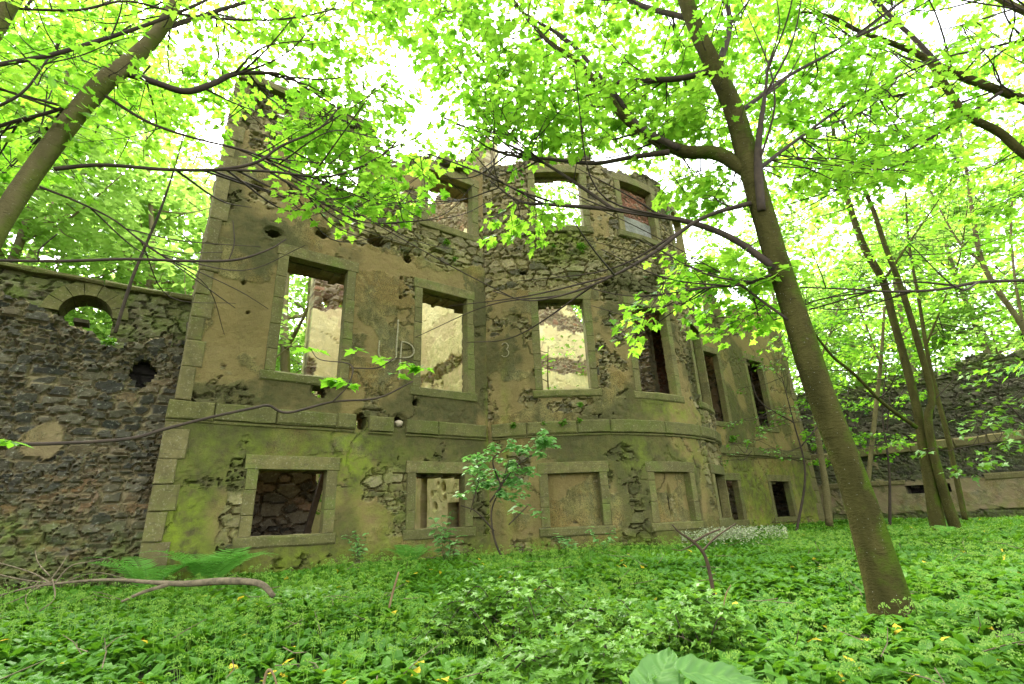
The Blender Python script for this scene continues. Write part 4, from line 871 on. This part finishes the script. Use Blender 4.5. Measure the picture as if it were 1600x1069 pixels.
def place(p, x, y, s, rz, first):
    if first: o = p
    else:
        o = p.copy(); COL.objects.link(o)
        for ch in p.children:
            c = ch.copy(); COL.objects.link(c); c.parent = o
    o.location = (x, y, gz(x, y)); o.scale = (s, s, s); o.rotation_euler = (0, 0, rz)
    tag(o, 'slender tree with yellow-green leaves in the bright woodland behind the walls', 'tree', 'woodland trees behind the walls'); return o
spots = [(-7, 14.5, 1.0), (-3.6, 15.5, .85), (-1.2, 17.2, 1.1), (-11, 19, 1.15), (-5, 22, 1.15), (1.0, 19.5, 1.0), (-14, 27, 1.25), (-2, 28, 1.25), (2.6, 24.5, 1.1), (5.2, 21.5, 1.1), (4.2, 30, 1.3), (8.5, 23.5, 1.15), (11.5, 21.8, 1.2), (10, 31, 1.35), (15.5, 23, 1.25), (18, 30, 1.35), (20, 21.5, 1.1), (24.5, 24, 1.2), (25, 16.5, .95), (27.5, 12.5, 1.0), (31, 19, 1.25), (34, 26, 1.35), (29.5, 7.5, 1.0), (32, 10.5, 1.2), (31, 4.5, 1.15), (30, -2, 1.1), (38, 14, 1.35), (37, 5, 1.3), (28, 32, 1.4), (40, 22, 1.4), (36, -3, 1.3), (-8, 33, 1.35), (14, 38, 1.5), (24, 40, 1.5)]
used = set()
for i, (x, y, s) in enumerate(spots):
    k = i % 3; place(protos[k], x, y, s, i * 2.4, k not in used); used.add(k)
def tall(x, y, label, poly, n, t0, t1, H=15, extra=None):
    b = np.array([x, y, gz(x, y) - .1]); t = (spline([b, b + [.3, .1, H * .35], b + [-.1, .3, H * .7], b + [.5, 0, H]], 8), np.linspace(.26, .05, 25)); lm = []
    for k in range(9):
        p = t[0][8 + int(1.7 * k)]; a = 2.4 * k; e = p + np.array([math.cos(a) * 4, math.sin(a) * 3, 1.6 + 1.5 * RNG.random()]); lm.append((spline([p, (p + e) / 2 + [0, 0, -.3], e], 5), np.linspace(.10, .02, 11)))
    tree('tall_tree', label, 'tree', t, lm, lambda mb, l: sprays(mb, l, poly_px(poly, n, t0, t1, GAPS) + (poly_px(*extra) if extra else []), 44, .19, MID, 2.2, .8, .012), 'barkF', leafm='leaf_far')
tall(3.4, 19.2, 'tall tree rising behind the left wing of the house', [(-60, -40), (620, -40), (620, 200), (380, 160), (100, 260), (-60, 300)], 210, 15, 19)
tall(12.5, 20.0, 'tall tree rising behind the rounded bow of the house', [(600, -60), (1180, -60), (1180, 370), (900, 360), (660, 370), (600, 240)], 230, 19, 22, 15, ([(820, 250), (930, 250), (930, 370), (820, 370)], 34, 19, 23))
tall(22.5, 18.8, 'tall tree rising behind the right wing of the house', [(1080, -60), (1660, -60), (1660, 300), (1420, 420), (1060, 460)], 230, 16, 22)
# far-off wood, reads as one mass
def far_wood():
    r = np.random.default_rng(5); n = 26000; mb = MB()
    cl = []
    for k in range(620):
        a = rad(r.uniform(-18, 118)); R = r.uniform(46, 62); h = r.uniform(0, 1) ** .8 * 24
        cl.append((R * math.cos(a), R * math.sin(a), -1 + h))
    cl = np.array(cl); ci = r.integers(0, len(cl), n); pos = cl[ci] + r.normal(0, 1, (n, 3)) * [1.5, 1.5, 1.0]
    a = r.uniform(0, 6.28, n); d = np.stack([np.cos(a), np.sin(a), r.normal(-.2, .3, n)], 1); nn = r.normal(0, .5, (n, 3)); nn[:, 2] = 1
    leaves(mb, FARL, pos, d, nn, r.uniform(.4, .75, n), np.clip(.5 + .3 * r.normal(size=len(cl))[ci], 0, 1))
    tag(mb.build('distant_wood', [M['leaf_far']]), 'distant mass of bright leaves beyond the woodland', 'woodland', kind='stuff')
far_wood()
# young trees growing inside the shell, seen through the windows
def inner_tree(x, y, h, label, n, r):
    b = np.array([x, y, -1.0]); t = (spline([b, b + [.1, 0, h * .4], b + [.0, .15, h * .75], b + [.1, .1, h]], 6), np.linspace(.06, .015, 19))
    lm = []
    for k in range(7):
        p = t[0][5 + 2 * k]; a = k * 2.4; e = p + np.array([math.cos(a) * r, math.sin(a) * r * .6, r * .5]); lm.append((spline([p, (p + e) / 2 + [0, 0, -.1], e], 4), np.linspace(.02, .006, 9)))
    cs = [l[0][-1] for l in lm] + [l[0][4] for l in lm]
    tree('young_tree', label, 'tree', t, lm, bush_crown(cs, n, r * .4, .13), 'barkL', leafm='leaf')
inner_tree(2.7, 13.9, 4.6, 'bright young tree growing inside the shell behind the left main window', 70, .85)
inner_tree(4.3, 14.4, 4.9, 'bright young tree before the pale pier inside the left main window', 44, .5)
inner_tree(12.6, 14.6, 7.6, 'leafy young tree inside the bow, seen through its left main window', 40, .9)

# ------------------------------------------------------------------ ground cover
def visible_area(n, d0, d1, a0=-8, a1=117):
    out = []
    while len(out) < n:
        a = rad(RNG.uniform(a0, a1)); d = math.sqrt(RNG.uniform(d0 * d0, d1 * d1)); x, y = d * math.cos(a), d * math.sin(a)
        if y > 9.85 and .1 < x < 23.2: continue
        if math.hypot(x - BC[0], y - BC[1]) < BR + .06 or x > 23.9 or (y > 10.25 and x < .4): continue
        out.append((x, y))
    return np.array(out)
BLADE = {}
def blade(nseg, w=.17, arch=.9):
    """a garlic leaf: narrow stalk, broad blade, arching over; unit length"""
    P3 = []; T = []
    prof = {4: [.10, .62, 1.0, .8, .0], 3: [.12, 1.0, .75, 0.], 2: [.2, 1.0, 0.]}[nseg]
    ang = rad(80); x = y = 0.; pts = [(0, 0)]
    for k in range(nseg):
        x += math.cos(ang) / nseg; y += math.sin(ang) / nseg; pts.append((x, y)); ang -= arch * 1.9 / nseg
    for (h, v), p in zip(pts, prof): P3 += [(-w * p, h, v + .25 * w * p), (0, h, v), (w * p, h, v + .25 * w * p)]
    Q = []
    for k in range(nseg): a = 3 * k; Q += [(a, a + 1, a + 4, a + 3), (a + 1, a + 2, a + 5, a + 4)]
    return np.array(P3), np.array(Q)
def blades(mb, shape, pos, az, size, tilt, rnd):
    T3, F = shape; N = len(pos); k = len(T3); c, s = np.cos(az), np.sin(az)
    X = T3[None, :, 0] * (.8 + .5 * RNG.random(N))[:, None]; Y = T3[None, :, 1] * tilt[:, None]; Zz = T3[None, :, 2] + 0 * X
    V = np.stack([c[:, None] * Y - s[:, None] * X, s[:, None] * Y + c[:, None] * X, Zz], -1) * size[:, None, None] + pos[:, None]
    mb.add(V.reshape(-1, 3), None, (F[None] + (np.arange(N) * k)[:, None, None]).reshape(-1, 4), np.repeat(rnd, k))
def garlic():
    mb = MB()
    for (n, d0, d1, seg, sz, per) in ((1900, .9, 4.0, 4, .215, 6), (5600, 4.0, 8.0, 4, .20, 6), (9200, 8.0, 14.0, 3, .215, 5), (9500, 14.0, 27.0, 2, .26, 4)):
        c = visible_area(n, d0, d1)
        for ar in (.75, 1.05):
            sel = c[RNG.random(len(c)) < .5] if ar < 1 else c[RNG.random(len(c)) < .62]
            b = np.repeat(sel, per, 0); N = len(b); b = b + RNG.normal(0, .035, b.shape)
            pz = np.array([gz(x, y) for x, y in b]) - .015
            patch = fbm(b[:, 0] * .8, b[:, 1] * .8, 77, 3)
            r = np.clip(RNG.normal(.42, .2, N) + .8 * (patch - .5), 0, .97); r[RNG.random(N) < .007] = 1.0; small = np.where(r > .98, .95, 1.0)
            blades(mb, blade(seg, .15, ar), np.column_stack([b, pz]), RNG.uniform(0, 6.28, N), small * sz * RNG.uniform(.6, 1.2, N) * (.8 + .4 * patch), RNG.uniform(.7, 1.25, N), r)
    tag(mb.build('wild_garlic', [M['garlic']], smooth=False), 'thick green carpet of wild garlic leaves covering the yard', 'ground cover', kind='stuff')
    # seed heads
    mb = MB(); c = np.concatenate([visible_area(700, 1.2, 4), visible_area(2600, 4, 8), visible_area(3400, 8, 14), visible_area(1200, 14, 22)])
    tet = np.array([(0, 0, 1), (.94, 0, -.33), (-.47, .82, -.33), (-.47, -.82, -.33)]); TT = np.array([(0, 1, 2), (0, 2, 3), (0, 3, 1), (1, 3, 2)])
    P0 = []; R0 = []
    for x, y in c:
        if vnoise(np.array([x * .9]), np.array([y * .9]), 8)[0] < .38: continue
        z = gz(x, y); h = RNG.uniform(.19, .30); d = math.hypot(x, y); tip = np.array([x + RNG.normal(0, .04), y + RNG.normal(0, .04), z + h])
        w = .0014 if d < 8 else .002
        mb.add([(x - w, y, z), (x + w, y, z), tip + [w, 0, 0], tip - [w, 0, 0]], Q=[(0, 1, 2, 3)], a=0.)
        n = 18 if d < 8 else 9; v = RNG.normal(0, 1, (n, 3)); v /= np.linalg.norm(v, axis=1)[:, None]; v[:, 2] = np.abs(v[:, 2]) * .8
        P0.append(tip + v * .030 * RNG.uniform(.7, 1.3)); R0.append(np.full(n, .0066 if d < 8 else .009))
    P0 = np.concatenate(P0); R0 = np.concatenate(R0); N = len(P0)
    V = P0[:, None] + R0[:, None, None] * tet[None]; mb.add(V.reshape(-1, 3), (TT[None] + (np.arange(N) * 4)[:, None, None]).reshape(-1, 3), None, np.repeat(RNG.random(N), 4))
    tag(mb.build('garlic_seed_heads', [M['seed']]), 'pale seed heads standing on thin stalks above the garlic leaves', 'seed heads', kind='stuff')
garlic()
def blossom():
    mb = MB(); n = 1500; base = []
    for _ in range(n):
        x, y = P(RNG.uniform(1080, 1225), RNG.uniform(838, 862), 1)[:2]; t = 0
        p = P(1150 + 48 * np.clip(RNG.normal(), -1.7, 1.7), 850, 11.6 + .65 * RNG.normal())
        if vnoise(np.array([p[0] * 2.6]), np.array([p[1] * 2.6]), 4)[0] < RNG.uniform(.25, .6) or math.hypot(p[0] - BC[0], p[1] - BC[1]) < BR + .1: continue
        base.append((p[0], p[1], gz(p[0], p[1]) + RNG.uniform(.2, .42)))
    base = np.array(base); n = len(base); k = 3; q = np.repeat(base, k, 0) + RNG.normal(0, .02, (n * k, 3))
    leaves(mb, FARL, q, rdir(n * k), unrm(n * k, .5), .03, RNG.random(n * k))
    tag(mb.build('white_blossom', [M['flower']]), 'patch of tiny pale white flowers at the foot of the bow', 'flowers', kind='stuff')
blossom()
def litter():
    mb = MB()
    for x, y in np.concatenate([visible_area(90, 1.5, 5), visible_area(160, 5, 11)]):
        a = RNG.uniform(0, 6.28); L = RNG.uniform(.1, .38); z = gz(x, y) + RNG.uniform(.10, .24); e = np.array([math.cos(a) * L, math.sin(a) * L, RNG.uniform(-.05, .16)])
        p = np.array([x, y, z]); tube(mb, [p, p + e * .5 + RNG.normal(0, .015, 3), p + e], [.004, .0035, .002], 4)
    tag(mb.build('dead_twigs', [M['dead']]), 'small dead twigs caught among the garlic leaves', 'twigs', kind='stuff')
litter()
# brambles in the middle foreground
def bramble(cx, cy, r, h, n, label):
    o = thing('bramble_bush', label, 'bush', 'brambles in the middle foreground'); z = gz(cx, cy); mb = MB(); ml = MB(); nodes = []
    for k in range(int(n / 55)):
        a = RNG.uniform(0, 6.28); L = r * RNG.uniform(.5, 1.15); s0 = np.array([cx + RNG.normal(0, r * .25), cy + RNG.normal(0, r * .25), z]); e = s0 + np.array([math.cos(a) * L, math.sin(a) * L, RNG.uniform(-.05, .25)])
        s = spline([s0, (s0 + e) / 2 + [0, 0, h * RNG.uniform(.6, 1.25)], e], 6); tube(mb, s, np.linspace(.006, .003, len(s)), 4); nodes += list(s[2:])
    mb.build('cane', M['twig'], o)
    nodes = np.array(nodes); i = RNG.integers(0, len(nodes), n); pos = nodes[i] + RNG.normal(0, .06, (n, 3)); pos[:, 2] = np.maximum(pos[:, 2], z + .05)
    a = RNG.uniform(0, 6.28, n); d0 = np.stack([np.cos(a), np.sin(a), RNG.normal(-.1, .3, n)], 1); rr = np.clip(RNG.normal(.45, .25, n), 0, 1); sz = RNG.uniform(.045, .085, n)
    for t in (-1.0, 0, 1.0):
        ct, s_ = math.cos(t), math.sin(t); d = np.stack([d0[:, 0] * ct - d0[:, 1] * s_, d0[:, 0] * s_ + d0[:, 1] * ct, d0[:, 2]], 1); leaves(ml, MID, pos + d * .012, d, unrm(n, .3), sz * (1 if t == 0 else .82), rr)
    ml.build('foliage', [M['bramble']], o)
for (px, py, t, r, h, n, lb) in ((800, 925, 4.6, .8, .36, 900, 'loose bramble mound in the middle of the garlic carpet'), (955, 1000, 3.2, .62, .28, 1100, 'dense leafy bramble mound just behind the broad pale leaf'), (1010, 930, 4.4, .6, .27, 700, 'low bramble mound left of the dead forked stick'), (850, 1075, 2.7, .40, .30, 600, 'bramble mound nearest the viewer at the bottom centre')):
    p = P(px, py, t); bramble(p[0], p[1], r, h, n, lb)
# ferns
def fern(x, y, n, L, label, size=1.0, el=(58, 78), z=None):
    o = thing('fern', label, 'fern'); z = gz(x, y) if z is None else z
    for k in range(n):
        mb = MB(); a = 6.28 * k / n + RNG.uniform(-.3, .3); e = rad(RNG.uniform(*el)); l = L * RNG.uniform(.75, 1.15); q = []
        p = np.array([x, y, z]) ; m = 30
        for i in range(m + 1):
            q.append(p.copy()); p = p + np.array([math.cos(a) * math.cos(e), math.sin(a) * math.cos(e), math.sin(e)]) * l / m; e -= rad(84) / m
        q = np.array(q); tube(mb, q, np.linspace(.005, .0015, m + 1), 4); side = np.array([-math.sin(a), math.cos(a), 0])
        tg = np.gradient(q, axis=0); tg /= np.linalg.norm(tg, axis=1)[:, None]; up = np.cross(tg, side) * -1
        for s in (-1, 1):
            i = np.arange(3, m); w = np.sin(np.pi * np.clip((i / m) ** .75, 0, 1)) * .22 * l + .012
            leaves(mb, PINNA, q[i], side * s + tg[i] * .35 + RNG.normal(0, .04, (len(i), 3)) - [0, 0, .12], up[i], w, np.full(len(i), RNG.uniform(.2, .8)))
        mb.build('frond', [M['fern']], o)
for (px, t, n, L, lb) in ((235, 7.75, 7, 1.15, 'spreading fern at the foot of the house corner, left of a larger fern'), (330, 8.1, 9, 1.25, 'large spreading fern at the foot of the house corner below the lime green stain'), (640, 10.3, 8, .85, 'bright fern below the second basement window')):
    p = P(px, 880, t); fern(p[0], min(p[1], 9.75), n, L, lb)
p = P(1470, 790, 11.5); fern(p[0], p[1], 7, .6, 'fern beside the foot of the twin-stemmed tree')
# tufts of small ferns on the masonry
def tuft(f, u, z, r, label, d=-.06):
    mb = MB(); n = 60; c = f(np.array([u]), np.array([z]), np.array([d]))[0]; a = RNG.uniform(0, 6.28, n); dd = np.stack([np.cos(a), np.sin(a) * .6 - .4, RNG.normal(.1, .5, n)], 1)
    leaves(mb, OVAL, c + RNG.normal(0, 1, (n, 3)) * r * .22, dd, unrm(n, .6), r * RNG.uniform(.4, .9, n), RNG.random(n))
    tag(mb.build('wall_plant', [M['bramble']]), label, 'wall plant', 'small plants rooted in the masonry')
for (u, z, r, lb) in ((-4.55, 2.02, .12, 'leftmost green tuft on the string course of the bow'), (-3.85, 2.03, .08, 'small tuft on the bow string course, second from the inner corner'), (-3.40, 2.00, .13, 'hanging tuft on the bow string course, third from the inner corner'), (-3.00, 2.06, .09, 'tuft on the bow string course, farthest from the inner corner'), (-2.55, 6.75, .17, 'green tuft on the dark damp patch under the left upper bow window'), (-3.3, 6.75, .09, 'tiny tuft on the damp patch, left of the larger tuft'), (-2.95, 2.45, .1, 'tuft just under the sill of the left main bow window')): tuft(fB, u, z, r, lb)
for (u, z, r, lb) in ((5.35, 6.75, .12, 'small green plant on the exposed rubble under the upper wing window'), (5.6, 6.35, .08, 'tiny plant low on the exposed rubble under the upper wing window'), (17.1, 2.35, .22, 'plant hanging below the first main window of the right wing'), (18.6, 7.0, .3, 'plant on the broken wall head of the right wing')): tuft(fA, u, z, r, lb)
tuft(plane_y(10.3), -.85, 3.02, .12, 'small plant near the ragged top of the rubble garden wall'); tuft(plane_y(10.3), -2.6, 3.6, .25, 'grassy tuft on top of the rubble wall at the left edge')
# fallen branch at the left
def dead(name, label, cat, main, subs, mat, off=0):
    o = thing(name, label, cat); mb = MB(); tube(mb, *main, 9, wob=.25); mb.build('stem', M[mat], o, True)
    for s in subs: mb = MB(); tube(mb, *s, 6, wob=.2); mb.build('side_branch', M[mat], o, True)
dead('fallen_branch', 'grey fallen branch with dry side twigs lying on the garlic at the left', 'branch', limb_px([(428, 932, 12), (405, 912, 15), (350, 908, 17), (290, 912, 15), (240, 910, 11), (170, 906, 8), (90, 912, 7), (30, 922, 6), (-60, 950, 5)], 6.0, 6.0),
     [limb_px(*a) for a in (([(265, 913, 11), (225, 925, 10), (190, 940, 7)], 6.0, 5.7), ([(85, 912, 6), (110, 885, 4), (140, 878, 3), (175, 870, 2)], 6.0, 6.3), ([(80, 912, 6), (50, 895, 4), (0, 880, 3), (-40, 872, 2)], 6.0, 6.3), ([(82, 905, 5), (85, 935, 4), (62, 955, 3)], 6.0, 5.8), ([(78, 900, 4), (60, 880, 3), (55, 860, 2)], 6, 6.2), ([(80, 905, 4), (95, 885, 3), (105, 868, 2)], 6, 6.2), ([(70, 912, 5), (20, 940, 4), (-30, 950, 3)], 6, 5.8), ([(85, 912, 4), (30, 905, 4), (-30, 890, 3)], 6, 6.1), ([(100, 910, 3), (150, 895, 2), (200, 905, 2)], 6, 6.0), ([(60, 910, 4), (40, 935, 3), (48, 960, 2)], 6, 5.7))], 'dead')
s0 = limb_px([(1115, 932, 9), (1110, 900, 9), (1101, 868, 8), (1085, 848, 7), (1062, 832, 4), (1050, 820, 3)], 5.0, 5.0)
dead('dead_stick', 'dark dead forked stick standing upright in the garlic before the bow', 'stick', s0, [limb_px([(1084, 847, 6), (1105, 835, 5), (1125, 827, 4)], 5.0, 5.0), limb_px([(1097, 862, 5), (1118, 840, 4), (1150, 818, 3)], 5.0, 5.1), limb_px([(1108, 900, 3), (1118, 897, 2)], 5, 5), limb_px([(1085, 850, 3), (1065, 860, 2), (1050, 858, 2)], 5, 5)], 'deaddk')
mb = MB(); tube(mb, *limb_px([(608, 950, 5), (614, 925, 5), (623, 894, 4)], 4.9), 6); tag(mb.build('dry_stalk', M['straw'], smooth=True), 'straight dry brown stalk sticking up out of the garlic', 'stalk')
mb = MB(); tube(mb, *limb_px([(408, 1100, 7), (414, 1060, 7), (420, 1047, 7), (428, 1056, 5), (436, 1085, 4)], 3.05), 6); tag(mb.build('dry_stalk', M['straw'], smooth=True), 'bent reddish dry stalk at the bottom edge of the photo', 'stalk')
mb = MB(); tube(mb, *limb_px([(1120, 985, 3), (1128, 960, 3), (1134, 930, 3), (1142, 914, 2)], 4.3), 5); tag(mb.build('dry_stalk', M['straw'], smooth=True), 'thin curved straw stalk to the right of the forked stick', 'stalk')
# broad leaf plant
def broad():
    o = thing('broadleaf_plant', 'plant with big pale green broad leaves at the bottom edge', 'plant'); b = P(1065, 1125, 2.35); b[2] = gz(b[0], b[1])
    for (tip, base, w, roll) in (((1046, 1005), (1018, 1100), .105, .5), ((1195, 1058), (1060, 1050), .075, -.15), ((985, 1075), (1020, 1068), .05, .3), ((1250, 1120), (1110, 1090), .08, 0)):
        A = P(*base, 2.28); B = P(*tip, 2.42); mb = MB(); L = np.linalg.norm(B - A); d = _n(B - A); view = _n(-(A + B) / 2); nn = _n(np.array([0, 0, 1.]) * .75 + view * .65); nn = _n(nn - d * (nn @ d)); x = np.cross(d, nn)
        n = 44; m = 28; V = []; vn = []
        for i in range(n + 1):
            f = i / n; ww = w * (math.sin(math.pi * min(1, f ** .62 * .97 + .02)) ** .8)
            for j in range(m + 1):
                s = 2 * j / m - 1; wav = .010 * math.sin(f * 15 + 2 * s) * abs(s)
                V.append(A + d * (L * f + .18 * w * abs(s) * (f - .8)) + x * s * ww + nn * (.16 * w * abs(s) ** 1.3 - .5 * w * f * f + wav + .004 * math.sin(f * 40 - abs(s) * 9))); q_ = abs(((f * 7 - abs(s) * 2.2) % 1) - .5) * 2; vn.append(.95 if abs(s) < .045 or q_ > .93 else .12 + .35 * float(vnoise(np.array([f * 6]), np.array([s * 4]), 3)[0]))
        k = np.array([(i * (m + 1) + j) for i in range(n) for j in range(m)]); mb.add(V, None, np.stack([k, k + 1, k + m + 2, k + m + 1], 1), np.array(vn)); mb.build('leaf', [M['bigleaf']], o, True)
        mb = MB(); tube(mb, spline([b, (b + A) / 2 + [0, 0, .05], A], 4), np.linspace(.007, .004, 9), 6); mb.build('stalk', M['bigleaf'], o, True)
broad()
# leafy herbs against the wall foot
def herb(px, py, t, n, label, size=.09, h=.5):
    o = thing('leafy_herb', label, 'plant', 'herbs at the foot of the wall'); p = P(px, py, t); p[1] = min(p[1], 9.6); p[2] = gz(p[0], p[1]); mb = MB(); ml = MB()
    for k in range(n):
        a = RNG.uniform(0, 6.28); e = p + np.array([math.cos(a) * .3, math.sin(a) * .25, h * RNG.uniform(.6, 1.2)]); s = spline([p + RNG.normal(0, .05, 3) * [1, 1, 0], (p + e) / 2 + [0, 0, .05], e], 4); tube(mb, s, np.linspace(.005, .002, len(s)), 4)
        q = s[3:]; q = np.repeat(q, 2, 0); m = len(q); leaves(ml, OVAL, q, rdir(m, .2), unrm(m, .3), size * RNG.uniform(.7, 1.25, m), RNG.random(m))
    mb.build('stem', M['twig'], o); ml.build('foliage', [M['elder']], o)
for a in ((700, 850, 10.2, 9, 'leafy herb below the second basement window', .13, .9), (560, 850, 9.9, 7, 'small herb with round leaves between the two basement windows', .1, .6), (890, 850, 10.6, 5, 'herb under the left blocked window of the bow', .11, .45), (940, 850, 10.9, 5, 'herb between the two blocked windows of the bow', .11, .5)): herb(*a)

# ------------------------------------------------------------------ light, sky, camera
W = bpy.data.worlds.new('World'); SC.world = W; W.use_nodes = True; nt = W.node_tree; bg = nt.nodes['Background']
sky = nt.nodes.new('ShaderNodeTexSky'); sky.sky_type = 'NISHITA'; sky.sun_disc = False; sky.sun_elevation = rad(58); sky.dust_density = 3.0; sky.air_density = 1.0
SUN_AZ = np.array([.12, .99])   # high, behind the house
sky.sun_rotation = math.atan2(SUN_AZ[0], SUN_AZ[1])
hs = nt.nodes.new('ShaderNodeHueSaturation'); hs.inputs['Saturation'].default_value = .22; nt.links.new(sky.outputs[0], hs.inputs['Color']); nt.links.new(hs.outputs[0], bg.inputs[0])
bg.inputs[1].default_value = .15
ld = bpy.data.lights.new('sun', 'SUN'); ld.energy = 1.5; ld.angle = rad(14); ld.color = (1, .95, .85); lo = bpy.data.objects.new('sun', ld); COL.objects.link(lo)
el = rad(58); dirv = Vector((SUN_AZ[0] * math.cos(el), SUN_AZ[1] * math.cos(el), math.sin(el))); lo.rotation_euler = dirv.to_track_quat('Z', 'Y').to_euler()
cd = bpy.data.cameras.new('camera'); cam = bpy.data.objects.new('camera', cd); COL.objects.link(cam); SC.camera = cam
R = Matrix(((AX[0], -AX[1], -AX[2]), (AY[0], -AY[1], -AY[2]), (AZ[0], -AZ[1], -AZ[2])))
cam.matrix_world = R.to_4x4(); cd.sensor_width = 36; cd.lens = FPX / 1600 * 36; cd.clip_start = .05; cd.clip_end = 500
SC.view_settings.view_transform = 'Standard'; SC.view_settings.look = 'None'; SC.view_settings.exposure = 3.3; SC.view_settings.gamma = 1
try:
    SC.cycles.use_denoising = True; SC.cycles.denoiser = 'OPENIMAGEDENOISE'; SC.cycles.max_bounces = 8; SC.cycles.diffuse_bounces = 4; SC.cycles.transmission_bounces = 6; SC.cycles.transparent_max_bounces = 4
    SC.cycles.sample_clamp_indirect = 6
except Exception: pass
